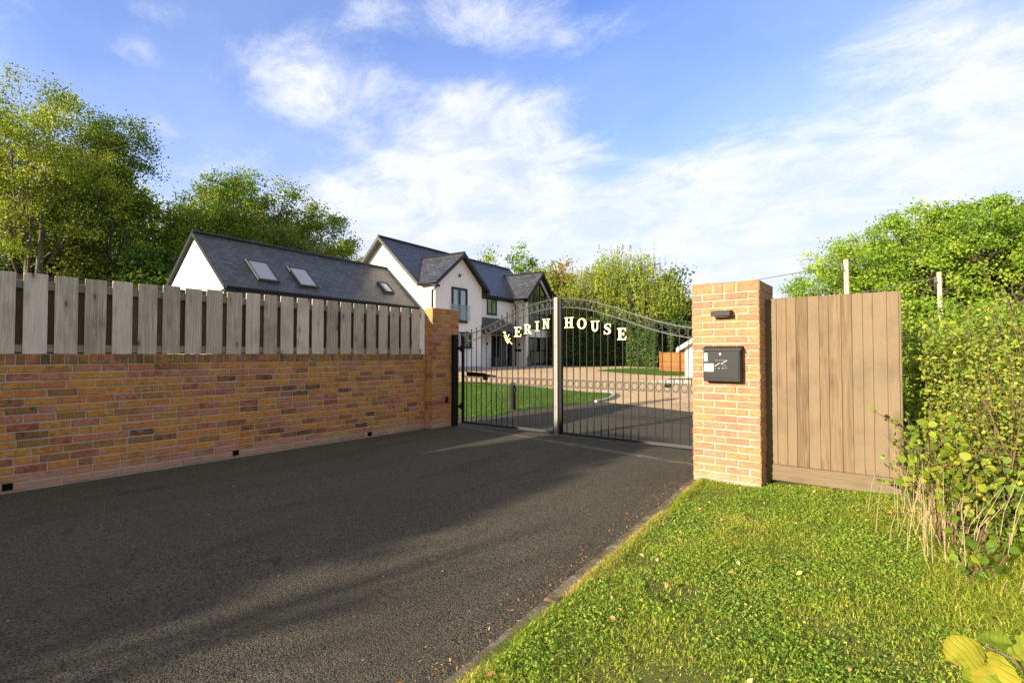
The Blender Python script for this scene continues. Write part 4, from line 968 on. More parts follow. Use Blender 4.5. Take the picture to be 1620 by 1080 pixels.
b = MB(); b.tube([(weq+.03, -10.6, we-.1), (-1.5, -10.75, we-.4), (-1.5, -10.75, 0)], .045, 8); WB(b, 'downpipe', ANTH)
nw = Vector((ws, 0, 1)).normalized()
for q4 in (((388, 412), (422, 416), (441.6, 447), (408, 444)), ((453, 422), (484, 427.4), (503.6, 456), (474, 453)), ((597, 446.5), (612, 449), (622.6, 463.6), (608, 462.8))):
    pts = [hl(px, py, (wq, 0, wr), nw) for px, py in q4]
    ylo = (pts[0].y+pts[3].y)/2; yhi = (pts[1].y+pts[2].y)/2; qt = (pts[0].x+pts[1].x)/2; qbm = (pts[2].x+pts[3].x)/2
    Pq = lambda q, y, o: Vector((q, y, wz(q)))+nw*o
    b = MB(); f = .07
    dn = (Pq(qbm, 0, 0)-Pq(qt, 0, 0)); dl = dn.length; dn.normalize()
    o0 = Pq(qt, ylo, .003)
    b.obox(o0, dn*dl, (0, f, 0), nw*.09); b.obox(o0+Vector((0, yhi-ylo-f, 0)), dn*dl, (0, f, 0), nw*.09); b.obox(o0+Vector((0, f, 0)), dn*f, (0, yhi-ylo-2*f, 0), nw*.085); b.obox(o0+Vector((0, f, 0))+dn*(dl-f), dn*f, (0, yhi-ylo-2*f, 0), nw*.085)
    fr_ = WB(b, 'skylight', ANTHG)
    b = MB(); b.obox(o0+Vector((0, f-.01, 0))+dn*(f-.01)+nw*.04, dn*(dl-2*f+.02), (0, yhi-ylo-2*f+.02, 0), nw*.01); b.v = [(x-WO.x, y-WO.y, z) for x, y, z in b.v]; b.build('pane', SKYL, fr_, local=True)

# potted plants by the door
def m_simple_leaf(n, s, tr=.3): return m_leaf(n, s, tr)
LF_GREEN = m_leaf('leaf_mid_green', [(0, (.03, .06, .010)), (.35, (.07, .12, .016)), (.7, (.14, .19, .025)), (1, (.26, .26, .03))])
LF_YEL = m_leaf('leaf_yellow_green', [(0, (.05, .085, .012)), (.35, (.13, .17, .02)), (.7, (.27, .28, .03)), (1, (.42, .36, .04))])
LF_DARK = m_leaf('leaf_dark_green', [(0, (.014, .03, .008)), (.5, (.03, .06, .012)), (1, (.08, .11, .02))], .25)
LF_OLIVE = m_leaf('leaf_olive_autumn', [(0, (.05, .075, .012)), (.5, (.12, .13, .02)), (.85, (.24, .17, .025)), (1, (.34, .16, .03))])
LF_BIRCH = m_leaf('leaf_weeping_birch', [(0, (.08, .12, .02)), (.5, (.22, .25, .035)), (.85, (.34, .32, .05)), (1, (.45, .24, .06))], .45, gain=1.8)
LF_BRIGHT = m_leaf('leaf_bright_green', [(0, (.06, .11, .012)), (.4, (.145, .225, .022)), (.8, (.26, .32, .03)), (1, (.40, .38, .05))], .4)
LF_HAZEL = m_leaf('leaf_hazel_yellow', [(0, (.12, .20, .02)), (.4, (.26, .32, .03)), (.75, (.44, .42, .045)), (1, (.50, .38, .05))], .4, gain=1.0)
LF_SHRUB = m_leaf('leaf_shrub', [(0, (.04, .07, .010)), (.4, (.11, .16, .02)), (.75, (.24, .27, .03)), (.85, (.36, .34, .04)), (.93, (.42, .34, .05)), (1, (.40, .12, .03))], .35)
BERRY = m_plain('red_berry', (.50, .03, .015), .3, .5)
for i, (x, y, lab) in enumerate(((qf+.45, d0-.05, 'tapered slate grey pot with a leafy spike plant left of the front door'), (.22, 10.35, 'tapered slate grey pot with a bare spike plant beside the tall window'))):
    X_, Y_ = rot2(x, y); t = thing('potted_plant', lab, 'plant pot', (X_, Y_, ZG+.045), 0, 'pots by the front door')
    b = MB(); b.lathe((X_, Y_, ZG+.045), [(.14, 0), (.20, .62), (.235, .63), (.235, .68), (.2, .68), (.18, .60)], 14); b.build('pot', POT, t)
    b = MB()
    for k in range(9):
        a = random.uniform(0, 6.28); r_ = random.uniform(.1, .35); h_ = random.uniform(.3, .8); b.tube([(X_, Y_, ZG+.64), (X_+r_*.4*math.cos(a), Y_+r_*.4*math.sin(a), ZG+.64+h_*.7), (X_+r_*math.cos(a), Y_+r_*math.sin(a), ZG+.64+h_)], [.02, .014, .003], 4)
    b.build('foliage', LF_DARK, t)

# ------------------------------------------------------------------ orange fence and white outbuilding beyond
pa = gnd(1045, 586); pb = gnd(1100, 590); pa2 = Vector((pa.x, pa.y, 0)); d_ = Vector((pb.x-pa.x, pb.y-pa.y, 0)).normalized(); dist = F2.x*pa.x+F2.y*pa.y
hgt = 29*dist/800
of = thing('orange_board_fence', 'orange stained horizontal board fence beyond the far lawn, right of the hedge', 'fence', (pa.x, pa.y, pa.z))
b = MB(); nb_ = 9; LN = 5.0
for i in range(nb_): b.obox(pa+Vector((0, 0, hgt*i/nb_)), d_*LN, Vector((d_.y, -d_.x, 0))*.02, (0, 0, hgt/nb_-.012), random.random())
b.build('boards', ORANGEW, of)
for k in range(4):
    b = MB(); b.obox(pa+d_*(LN*k/3.2)+Vector((d_.y, -d_.x, 0))*.021-Vector((0, 0, .1)), d_*.09, Vector((d_.y, -d_.x, 0))*.06, (0, 0, hgt+.15), .3); b.build('post', ORANGEW, of)
ob = thing('outbuilding', 'white rendered outbuilding with grey sloping roof half hidden behind the right pillar', 'outbuilding', (0, 0, 0))
dO = 24.0; x0_, y0_ = dep(1083.5, dO); ob.location = (x0_, y0_, .3); ob['_l'] = [x0_, y0_, .3]
o0 = Vector((x0_, y0_, .3)); e_ = Vector((1, 0, 0)); f_ = Vector((0, 1, 0)); zE = hz(546, dO)-.3
b = MB(); b.prism([o0, o0+e_*5, o0+e_*5+Vector((0, 0, zE)), o0+e_*2.5+Vector((0, 0, zE+1.5)), o0+Vector((0, 0, zE))], f_*7); b.build('wall', RENDER, ob)
b = MB()
for s_ in (0, 1):
    a0 = o0+e_*(-.3 if s_ == 0 else 5.3)+Vector((0, 0, zE-.16)); m0 = o0+e_*2.5+Vector((0, 0, zE+1.52))
    roofplane(b, [a0-f_*.3, m0-f_*.3, m0+f_*7.3, a0+f_*7.3], (0, 1, 0), .14)
b.build('roof', SLATE, ob)
b = MB(); 
a0 = o0-e_*.3+Vector((0, 0, zE-.14)); m0 = o0+e_*2.5+Vector((0, 0, zE+1.54)); q0 = a0-f_*.303; q1 = m0-f_*.303
b.prism([q0, q1, q1-Vector((0, 0, .2)), q0-Vector((0, 0, .2))], -f_*.03); b.build('bargeboard', RENDER, ob)

# ------------------------------------------------------------------ trees
def crown_pts(lobes, ncl, shell=.5):
    vol = np.array([l[3]*l[4]*l[5] for l in lobes]); vol = vol/vol.sum(); idx = rng.choice(len(lobes), ncl, p=vol)
    u = unit(rng.normal(size=(ncl, 3))); r = (shell**3+(1-shell**3)*rng.random(ncl))**(1/3.)
    Lb = np.array(lobes)[idx]
    return Lb[:, :3]+u*r[:, None]*Lb[:, 3:6], idx
def tree(name, label, cat, x, y, H, lobes, ncl, npl, lsz, lmat, tr=.2, sig=.45, flat=.7, droop=0.0, group=None, bark=BARK, tpl=DIAMOND, shell=.5, z0=None, trunks=1, tmean=.45, up=.05):
    z0 = G(x, y) if z0 is None else z0
    t = thing(name, label, cat, (x, y, z0), 0, group); base = np.array((x, y, z0))
    C_, idx = crown_pts(lobes, ncl, shell)
    b = MB(); lc = [Vector(l[:3]) for l in lobes]
    cmean = sum(lc, Vector())/len(lc)
    limb_end = []
    for k in range(trunks):
        ox = Vector((random.uniform(-1, 1), random.uniform(-1, 1), 0))*(.5*(trunks > 1))
        top = Vector((cmean.x*.6, cmean.y*.6, H*.78))+ox*3
        fork = Vector((cmean.x*.15, cmean.y*.15, H*.32))+ox*1.6
        b.tube([Vector(base)+ox-Vector((0, 0, .2)), Vector(base)+ox*1.2+fork*.5, Vector(base)+fork, Vector(base)+(fork+top)/2+Vector((random.uniform(-.3, .3), random.uniform(-.3, .3), 0)), Vector(base)+top], [tr*1.3, tr, tr*.8, tr*.5, tr*.12], 8)
    for l in lc:
        f_ = random.uniform(.25, .5); st_ = Vector((cmean.x*.15, cmean.y*.15, H*f_)); mid = st_.lerp(l, .55)+Vector((random.uniform(-.3, .3), random.uniform(-.3, .3), -.3)); 
        b.tube([Vector(base)+st_, Vector(base)+mid, Vector(base)+l], [tr*.5, tr*.34, tr*.12], 6); limb_end.append((st_, mid, l))
    for c, i in zip(C_, idx):
        s_, m_, l = limb_end[i]; c = Vector(c); q = s_.lerp(m_, .9) if random.random() < .4 else m_.lerp(l, random.uniform(.1, .9))
        md = q.lerp(c, .5)+Vector((random.uniform(-.2, .2), random.uniform(-.2, .2), random.uniform(-.25, .1)))*min(1, (c-q).length*.4)
        b.tube([Vector(base)+q, Vector(base)+md, Vector(base)+c], [tr*.13, tr*.08, .008], 4, cap=False)
    b.build('trunk', bark, t, smooth=True)
    n = ncl*npl; ci = np.repeat(np.arange(ncl), npl); sc = rng.uniform(.6, 1.35, ncl)[ci]
    off = rng.normal(size=(n, 3))*np.array([1, 1, flat])*(sig*sc)[:, None]
    P_ = C_[ci]+off
    if droop: 
        # strands hang from the cluster
        sid = rng.integers(0, 7, n); sx = rng.normal(size=(ncl, 9, 2))*sig*1.1
        dz = rng.random(n)**1.0*droop*rng.uniform(.5, 1.2, ncl)[ci]
        P_ = C_[ci].copy(); P_[:, :2] += sx[ci, sid]+rng.normal(size=(n, 2))*.045; P_[:, 2] += .05-dz
    ti = np.clip(tmean+rng.normal(size=ncl)[ci]*.14+rng.normal(size=n)*.12, 0, 1)
    keep = P_[:, 2] > .15
    P_ = P_[keep]; ti = ti[keep]
    leaves('crown', lmat, P_+base, rng.uniform(.7, 1.3, len(P_))*lsz, ti, tpl, t, up=up, hang=1.0 if droop else 0)
    return t
def lob(*a): return list(a)
def auto_lobes(rx, ry, zc, rz_, n, sub=.5):
    out_ = []
    for k in range(n):
        a = 2*math.pi*k/n+random.uniform(-.3, .3); e = random.uniform(-.55, .75)
        out_.append((rx*(1-sub*.75)*math.cos(a)*math.cos(e), ry*(1-sub*.75)*math.sin(a)*math.cos(e), zc+rz_*(1-sub*.75)*math.sin(e), rx*sub*random.uniform(.8, 1.15), ry*sub*random.uniform(.8, 1.15), rz_*sub*random.uniform(.8, 1.1)))
    out_.append((0, 0, zc+rz_*.45, rx*sub, ry*sub, rz_*sub)); return out_
def T(px, d, topy, wpx, botz, label, lmat, ncl, npl, lsz, name='tree', nl=7, cat='tree', **kw):
    x, y = dep(px, d); g_ = G(x, y); top = hz(topy, d)-g_; r = wpx*d/FPX/2; zc = (top+botz)/2
    return tree(name, label, cat, x, y, top, auto_lobes(r, r*.9, zc, (top-botz)/2, nl), ncl, npl, lsz, lmat, **kw)
WG = 'trees behind the wall and the house'
T(40, 28, 88, 290, 4.2, 'tall yellow-green tree with visible pale limbs at the far left of the photo', LF_YEL, 300, 150, .135, bark=BARKP, tr=.17, sig=.36, trunks=3, group=WG, nl=13, tmean=.50)
T(160, 31, 165, 150, 5.0, 'darker green tree leaning right beside the tall yellow-green tree', LF_GREEN, 190, 160, .135, bark=BARKP, tr=.15, sig=.34, trunks=2, group=WG, nl=7, tmean=.5)
T(205, 36, 285, 110, 4.0, 'thin open-crowned tree between the dark leaning tree and the round-topped tree', LF_YEL, 70, 70, .22, bark=BARKP, tr=.14, sig=.45, trunks=2, group=WG, tmean=.4)
T(300, 38, 275, 130, 2.5, 'light green tree directly left of the round-topped oak behind the wing', LF_YEL, 120, 120, .18, tr=.2, group=WG, tmean=.35)
T(385, 40, 258, 210, 1.5, 'broad round-topped green tree behind the slate roof of the wing', LF_GREEN, 520, 150, .17, tr=.3, group=WG, nl=16, tmean=.58, sig=.42, shell=.35)
T(488, 44, 305, 150, 1.5, 'green tree sloping down to the right above the wing roof, left of the house ridge', LF_GREEN, 300, 140, .18, tr=.25, group=WG, tmean=.68, nl=11, shell=.35)
T(545, 56, 368, 80, 1, 'small distant tree just left of the house gable', LF_YEL, 60, 90, .27, tr=.2, group=WG, tmean=.35)
T(450, 36, 350, 170, .5, 'low yellowish understorey tree just behind the wing ridge', LF_OLIVE, 120, 100, .22, tr=.15, group=WG, tmean=.35)
T(130, 30, 362, 140, .3, 'bushy yellow-green shrub showing above the fence at left', LF_OLIVE, 190, 110, .19, name='shrub', cat='shrub', tr=.1, sig=.35, group='shrubs behind the fence', tmean=.35)
T(228, 31, 372, 110, .3, 'dark green bush above the fence beside the wing gable', LF_GREEN, 170, 110, .19, name='shrub', cat='shrub', tr=.1, sig=.35, group='shrubs behind the fence', tmean=.3)
T(20, 29, 372, 130, .3, 'dark bush above the leftmost fence boards', LF_DARK, 170, 110, .2, name='shrub', cat='shrub', tr=.1, sig=.35, group='shrubs behind the fence', tmean=.5)
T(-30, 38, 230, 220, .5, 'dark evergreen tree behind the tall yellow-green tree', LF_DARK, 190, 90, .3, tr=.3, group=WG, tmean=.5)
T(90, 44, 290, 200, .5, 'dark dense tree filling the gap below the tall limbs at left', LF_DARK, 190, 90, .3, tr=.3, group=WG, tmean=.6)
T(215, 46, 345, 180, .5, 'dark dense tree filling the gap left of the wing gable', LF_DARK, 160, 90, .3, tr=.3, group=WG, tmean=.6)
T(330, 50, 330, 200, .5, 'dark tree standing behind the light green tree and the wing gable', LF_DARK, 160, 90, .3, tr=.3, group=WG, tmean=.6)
T(770, 50, 380, 40, 3, 'thin treetop just showing above the main roof ridge', LF_YEL, 26, 55, .2, tr=.12, sig=.35, group=WG, tmean=.35, nl=4)
T(826, 50, 384, 66, 2, 'upright spiky young tree above the roof between the two front gables', LF_BRIGHT, 60, 65, .24, tr=.13, sig=.38, group=WG, tmean=.25, nl=4)
T(862, 49, 415, 90, 1, 'dense green tree rising behind the right front gable', LF_GREEN, 120, 90, .24, tr=.2, group=WG, tmean=.6)
T(893, 47, 398, 55, 2, 'thin orange-tinged autumn tree left of the weeping birch', LF_OLIVE, 60, 60, .22, tr=.12, group=WG, tmean=.75, bark=BARKP)
T(985, 45, 378, 176, 1.0, 'large weeping birch with hanging yellow-green strands behind the gate', LF_BIRCH, 430, 110, .15, tr=.24, sig=.62, droop=2.0, group=WG, bark=BARKP, tmean=.30, nl=12, shell=.7, name='weeping_birch')
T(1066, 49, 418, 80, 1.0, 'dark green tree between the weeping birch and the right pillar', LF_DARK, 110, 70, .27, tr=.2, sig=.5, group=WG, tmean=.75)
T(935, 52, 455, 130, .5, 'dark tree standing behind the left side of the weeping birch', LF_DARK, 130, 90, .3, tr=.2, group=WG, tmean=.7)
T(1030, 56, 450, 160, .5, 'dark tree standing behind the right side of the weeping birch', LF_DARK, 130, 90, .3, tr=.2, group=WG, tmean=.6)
def dome(px, d, topy, wpx, label, ncl, npl, lsz, z_low=1.2, tmean=.40):
    x, y = dep(px, d); top = hz(topy, d); r = wpx*d/FPX/2; lobes = []
    for k in range(34):
        a = k*2.39996; u = (k+.5)/34; el = math.asin(u*1.25-.25 if u*1.25-.25 < 1 else 1); q = random.uniform(.9, 1.2)
        rl = r*.27*q; lobes.append(((r-rl*.9)*math.cos(a)*math.cos(el), (r-rl*.9)*math.sin(a)*math.cos(el), z_low+1.4+(top-z_low-1.4-rl*.75)*math.sin(el)*1.0, rl, rl, rl*.72))
    return tree('spreading_tree', label, 'tree', x, y, top, lobes, ncl, npl, lsz, LF_BRIGHT, tr=.26, sig=.21, flat=.6, tmean=tmean, shell=.75, z0=0)
dome(1500, 17.5, 318, 470, 'large spreading tree with dense bright green leaves above the right panel', 1000, 145, .088)
dome(1700, 24, 352, 330, 'second bright green tree at the right edge, merging with the large spreading tree', 420, 80, .15, tmean=.40)
T(1240, 60, 462, 60, .3, 'small far treetop peeping over the panel beside the right pillar', LF_YEL, 50, 80, .25, tr=.15, group=WG, tmean=.4)

# laurel hedge behind the gravel court: one clipped mass
def hedge(name, label, p0, p1, wid, h, lmat, n, lsz, tmean=.5, group=None, wob=.25):
    p0, p1 = Vector((p0[0], p0[1], 0)), Vector((p1[0], p1[1], 0)); d = p1-p0; Ln = d.length; d.normalize(); s_ = Vector((-d.y, d.x, 0)); c = (p0+p1)/2; z0 = G(c.x, c.y)
    t = thing(name, label, 'hedge', (c.x, c.y, z0), 0, group)
    a = rng.random(n)*Ln; face = rng.random(n); w_ = (rng.random(n)-.5)*wid; z = rng.random(n)*h
    top = face > .8; side = ~top
    w_[side] = np.where(rng.random(side.sum()) < .5, -.5, .5)*wid; z[top] = h
    w_ += rng.normal(size=n)*.10; z += rng.normal(size=n)*.08
    bump_ = wob*(np.sin(a*1.7)+np.sin(a*.63+2)+.6*np.sin(a*3.9+z*2)); z = z*(1+bump_*.12); w_ += np.sign(w_)*bump_*.2
    P_ = np.array(p0)[None]+a[:, None]*np.array(d)[None]+w_[:, None]*np.array(s_)[None]; P_[:, 2] = z0+np.clip(z, .02, None)
    ti = np.clip(tmean+rng.normal(size=n)*.15+.12*np.sin(a*2.1+z*3), 0, 1)
    leaves('foliage', lmat, P_, rng.uniform(.7, 1.3, n)*lsz, ti, LEAF, t, up=.3)
    b = MB(); k = int(Ln/.9)+1
    for i in range(k):
        q = p0+d*(Ln*i/k+.3)
        for j in range(3): b.tube([q+Vector((random.uniform(-.1, .1), random.uniform(-.1, .1), z0-.1)), q+Vector((random.uniform(-.2, .2), random.uniform(-.3, .3), z0+h*.5)), q+d*random.uniform(-.4, .4)+s_*random.uniform(-.4, .4)*wid+Vector((0, 0, z0+h*.85))], [.04, .03, .01], 5)
    b.build('stems', BARK, t); return t
h0, h1 = dep(868, 40.5), dep(1010, 41)
hedge('laurel_hedge', 'tall dark laurel hedge closing the gravel court behind the weeping birch', h0, h1, 1.6, 3.7, LF_DARK, 30000, .2, .55)
hedge('laurel_hedge', 'dark hedge stretch behind the far lawn, left of the orange fence', dep(1006, 39.5), dep(1052, 36), 1.5, 3.1, LF_DARK, 13000, .2, .6)
hedge('laurel_hedge', 'dark hedge behind the orange board fence', dep(1046, 38.5), dep(1130, 38.5), 1.5, 3.2, LF_DARK, 8000, .2, .6)
# unseen hedge and saplings, added to cast shadows on the driveway
hedge('shade_hedge', 'high green hedge added unseen behind the viewpoint to shade the driveway', (-7.9, -34), (-7.9, -9.7), 1.3, 5.0, LF_GREEN, 42000, .24, .4, wob=.12)
for (x, y, h_, lab) in ((-6.75, -16.2, 5.6, 'taller bare sapling added unseen behind the viewpoint to streak the driveway with shadow'), (-6.1, -14.2, 4.75, 'shorter bare sapling added unseen behind the viewpoint to streak the driveway with shadow')):
    b_ = thing('shadow_sapling', lab, 'tree', (x, y, 0), 0, 'unseen saplings added for their shadows')
    b = MB(); b.tube([(x, y, -.1), (x+.08, y+.1, h_*.4), (x-.06, y, h_*.8), (x, y+.1, h_)], [.13, .11, .07, .02], 8)
    for k in range(16):
        z = random.uniform(h_*.45, h_*.95); a = random.uniform(0, 6.28); l = random.uniform(.25, .6); b.tube([(x, y, z), (x+l*.6*math.cos(a), y+l*.6*math.sin(a), z+.2), (x+l*math.cos(a), y+l*math.sin(a), z+.45)], [.03, .02, .006], 5)
    b.build('trunk', BARK, b_)

# ------------------------------------------------------------------ poles and wires on the right
def pole(px, topy, d, r, lab):
    x, y = dep(px, d); g_ = 0; z = hz(topy, d); t = thing('telegraph_pole', lab, 'pole', (x, y, 0), 0, 'poles in front of the spreading tree')
    b = MB(); b.tube([(x, y, -.2), (x+.02, y, z*.5), (x, y, z)], [r*1.15, r*1.05, r], 12); b.build('shaft', POLEM, t, smooth=True)
    b = MB(); b.tube([(x-.06, y-.05, z-.25), (x+.06, y+.05, z-.25)], .03, 8); b.tube([(x-.07, y-.06, z-.25), (x-.07, y-.06, z-.12)], .022, 8); b.build('insulator', WIREM, t)
    return Vector((x, y, z))
t1 = pole(1340.5, 410, 11.5, .052, 'left of two weathered wooden poles, rising behind the board panel')
t2 = pole(1488, 430, 12.2, .048, 'right of two weathered wooden poles, half hidden among leaves')
def wire(lab, p, q, sag):
    b = MB(); b.tube([p.lerp(q, i/20)-Vector((0, 0, sag*4*(i/20)*(1-i/20))) for i in range(21)], .011, 5); m_ = p.lerp(q, .5)
    tag(b.build('overhead_wire', WIREM, org=p), lab, 'cable', 'overhead wires')
x, y = dep(1000, 46); wire('upper thin wire running left from the left pole across the sky above the brick pillar', t1-Vector((0, 0, .1)), Vector((x, y, hz(463, 46))), .25)
x, y = dep(1010, 46); wire('lower thin wire meeting the sky just right of the brick pillar', t2-Vector((0, 0, .12)), Vector((x, y, hz(525, 46))), .1)

# ------------------------------------------------------------------ shrubs on the right
def shrub(name, label, x, y, H, spread, nst, npl, lsz, lmat, tpl=ROUND, tmean=.5, group=None, z0=.08, stem=BARK, berries=0, lean=(0, 0), lo=.2, sr=.009, offs=.06):
    t = thing(name, label, 'shrub', (x, y, z0), 0, group); b = MB(); Ps = []
    for k in range(nst):
        a = random.uniform(0, 6.28); r_ = spread*math.sqrt(random.random()); h_ = H*random.uniform(.55, 1.0)
        p0 = Vector((x+random.uniform(-.35, .35)*spread, y+random.uniform(-.35, .35)*spread, z0-.05)); p2 = Vector((x+r_*math.cos(a)+lean[0]*h_, y+r_*math.sin(a)+lean[1]*h_, z0+h_)); p1 = p0.lerp(p2, .5)+Vector((random.uniform(-.1, .1), random.uniform(-.1, .1), h_*.12))
        pts = []
        for i in range(8):
            f = i/7; pts.append(p0*(1-f)**2+p1*2*f*(1-f)+p2*f*f+Vector((random.uniform(-.01, .01),)*3))
        b.tube(pts, [sr*(1-.8*i/7)+.001 for i in range(8)], 4, cap=False)
        tw = []
        for i in range(5):
            f = random.uniform(lo, .95); q = Vector(pts[int(f*7)]); e = q+Vector((random.uniform(-1, 1), random.uniform(-1, 1), random.uniform(-.1, .9)))*.22*min(1, H); b.tube([q, e], [.003, .0012], 3, cap=False); tw.append((q, e))
        for i in range(npl):
            if random.random() < .5:
                f = lo+(1-lo)*random.random(); j = min(int(f*7), 6); q = pts[j].lerp(pts[j+1], f*7-j)
            else: q_, e = random.choice(tw); q = q_.lerp(e, random.random()**.6)
            Ps.append((q.x, q.y, q.z))
    b.build('stems', stem, t)
    P_ = np.array(Ps)+rng.normal(size=(len(Ps), 3))*offs
    ti = np.clip(tmean+rng.normal(size=len(P_))*.2, 0, 1)
    leaves('foliage', lmat, P_, rng.uniform(.6, 1.35, len(P_))*lsz, ti, tpl, t, up=.15)
    if berries:
        for k in range(berries):
            q = P_[rng.integers(len(P_))]; bb_ = MB()
            for j in range(12):
                c = q+rng.normal(size=3)*.022; bb_.lathe(c, [(.001, -.007), (.0065, -.003), (.0065, .003), (.001, .007)], 6)
            bb_.build('berries', BERRY, t)
    return t
HG = 'shrubs along the right side of the verge'
shrub('hedgerow_shrub', 'leafy green shrub rising just right of the board panel edge', .42, 6.6, 1.6, .46, 60, 190, .040, LF_GREEN, tmean=.8, tpl=LEAF, group=HG)
shrub('hedgerow_shrub', 'tall yellow-green shrub behind the panel edge, below the right pole', 1.0, 8.3, 1.85, .9, 90, 280, .042, LF_SHRUB, tmean=.42, tpl=LEAF, group=HG)
shrub('hedgerow_shrub', 'rose shrub with red hips at the right edge of the photo', .95, 5.9, 1.4, .45, 42, 170, .032, LF_SHRUB, tmean=.5, tpl=LEAF, group=HG, berries=12)
shrub('hedgerow_shrub', 'shrub with a few red hips hanging in front of the tall one', .55, 5.3, 1.15, .32, 30, 120, .030, LF_SHRUB, tmean=.6, tpl=LEAF, group=HG, berries=4)
shrub('hedgerow_shrub', 'dense dark shrub behind the rose shrub at the right edge', 1.9, 8.6, 1.75, .8, 75, 260, .046, LF_GREEN, tmean=.75, tpl=LEAF, group=HG)
shrub('hedgerow_shrub', 'bushy shrub far behind the board panel under the spreading tree', 2.4, 12, 2.3, 1.3, 80, 220, .06, LF_BRIGHT, tmean=.35, tpl=LEAF, group=HG)
shrub('hedgerow_shrub', 'bushy shrub behind the right end of the board panel', .3, 10.8, 2.3, 1.2, 80, 220, .06, LF_BRIGHT, tmean=.5, tpl=LEAF, group=HG)
shrub('hedgerow_shrub', 'shrub hidden behind the board panel near its left end', -1.0, 12.5, 2.2, 1.0, 60, 110, .10, LF_GREEN, tmean=.5, group=HG)
shrub('wild_shoots', 'long loose arching shoots standing above the hedge at the right edge', 1.0, 7.4, 2.35, .8, 16, 60, .045, LF_GREEN, tmean=.8, tpl=LEAF, group=HG, lo=.35, offs=.03, stem=TWIG)
shrub('wild_shoots', 'loose reddish shoots with sparse leaves between the hazel and the rose shrub', .62, 5.0, 1.25, .35, 14, 34, .034, LF_GREEN, tmean=.7, tpl=LEAF, group=HG, lo=.3, offs=.025, stem=TWIG)
shrub('bramble', 'low tangle of bramble and dock at the foot of the shrubs', .48, 4.55, .62, .26, 30, 40, .05, LF_SHRUB, tmean=.4, group=HG, lo=.05)
shrub('hazel_bush', 'spindly hazel bush with large yellow-green leaves in front of the panel edge', .22, 4.35, .95, .17, 11, 26, .050, LF_HAZEL, tmean=.42, offs=.035, lo=.45, stem=TWIG, sr=.007)
shrub('hazel_bush', 'small hazel shoot with green leaves low on the verge', .30, 3.75, .42, .12, 7, 14, .05, LF_HAZEL, tmean=.15, offs=.03, lo=.3, stem=TWIG, sr=.005)
shrub('privet_sprig', 'leggy green sprig growing against the right edge of the board panel', .02, 5.45, .95, .11, 9, 26, .036, LF_BRIGHT, tmean=.3, offs=.02, lo=.25, stem=TWIG, sr=.005)
# dry stalks
b = MB()
STRAW = m_plain('dry_stalk', (.42, .33, .18), .8, .2, 0, .25, 5)
for k in range(110):
    x = random.gauss(.22, .17); y = random.gauss(4.6, .45); h_ = random.uniform(.2, .65); a = random.uniform(0, 6.28); l = random.uniform(0, .25)*h_*2
    b.tube([(x, y, .06), (x+l*.4*math.cos(a), y+l*.4*math.sin(a), .06+h_*.6), (x+l*math.cos(a), y+l*math.sin(a), .06+h_)], [.003, .0022, .001], 3, cap=False)
tag(b.build('dry_stalks', STRAW, org=(.2, 4.6, .06)), 'dry straw-coloured stalks standing at the foot of the hazel bush', 'dry grass', kind='stuff')

# foreground hazel spray, bottom right corner
def big_leaf(mb, c, tip, nrm_, L_, W_, tint, fold=.30):
    c = Vector(c); d = (Vector(tip)-c).normalized(); n = Vector(nrm_); n = (n-d*n.dot(d)).normalized(); s_ = d.cross(n)
    NR = 40; prof = lambda f: (math.sin(math.pi*min(1, f*.5+.5*f**.72))**.72)
    rows = []
    for i in range(NR+1):
        f = i/NR; w = W_*prof(f) if 0 < f < 1 else .0005; bend = -L_*.16*f*f; row = []
        for j in (-1, -.66, -.33, 0, .33, .66, 1):
            ser = 1+(.08 if i % 5 == 0 else -.04)*(abs(j) == 1)+.03*math.sin(i*1.3+j*5)
            rib = (-.010*L_ if i % 5 == 0 else .003*L_)*(abs(j) < 1 and j != 0)
            row.append(c+d*(L_*f)+d*L_*.17*abs(j)*f*(1-f)*3+s_*w*j*ser+n*(bend+fold*w*abs(j)+rib+.04*L_*math.sin(f*5+j*2.2)))
        rows.append(row)
    V = [p for r_ in rows for p in r_]
    for i in range(NR):
        Fs = [(j, 7+j, 7+j+1, j+1) for j in range(6)]
        b0 = len(mb.v)
        mb.mesh(V[i*7:i*7+14], Fs, max(0, min(1, tint-(.12 if i % 5 == 0 else .0)+random.uniform(-.05, .05)-(.5 if random.random() < .03 else 0))))
def m_front():
    m, t, o = mat('hazel_leaf_near'); v = obj_co(t); ti = tintn(t)
    c = ramp(t, M(t, 'ADD', ti, M(t, 'MULTIPLY', M(t, 'SUBTRACT', noise(t, v, 45, 5, .65), .5), .9), clamp=True), [(0, (.09, .15, .015)), (.4, (.22, .28, .025)), (.8, (.42, .38, .035)), (1, (.48, .34, .05))])
    sp_ = smooth(t, noise(t, v, 70, 4, .6), .66, .72)
    c = mixc(t, M(t, 'MULTIPLY', sp_, .8), c, (.20, .08, .02))
    p = N(t, 'ShaderNodeBsdfPrincipled'); t.links.new(c, p.inputs['Base Color']); p.inputs['Roughness'].default_value = .6; p.inputs['Specular IOR Level'].default_value = .2
    t.links.new(bump(t, noise(t, v, 260, 4, .6), .6, .001), p.inputs['Normal'])
    tr = N(t, 'ShaderNodeBsdfTranslucent'); t.links.new(c, tr.inputs[0]); mx = N(t, 'ShaderNodeMixShader'); mx.inputs[0].default_value = .4
    t.links.new(p.outputs[0], mx.inputs[1]); t.links.new(tr.outputs[0], mx.inputs[2]); t.links.new(mx.outputs[0], o.inputs[0]); return m
LF_FRONT = m_front()
def at_d(px, py, d): return CO+ray(px, py)*d
hb = thing('hazel_spray', 'low hazel spray with large yellow-green ribbed leaves in the bottom right corner', 'shrub', (.55, .95, .05))
st_ = MB(); n_to = (-F2*.55+Vector((0, 0, .83)))
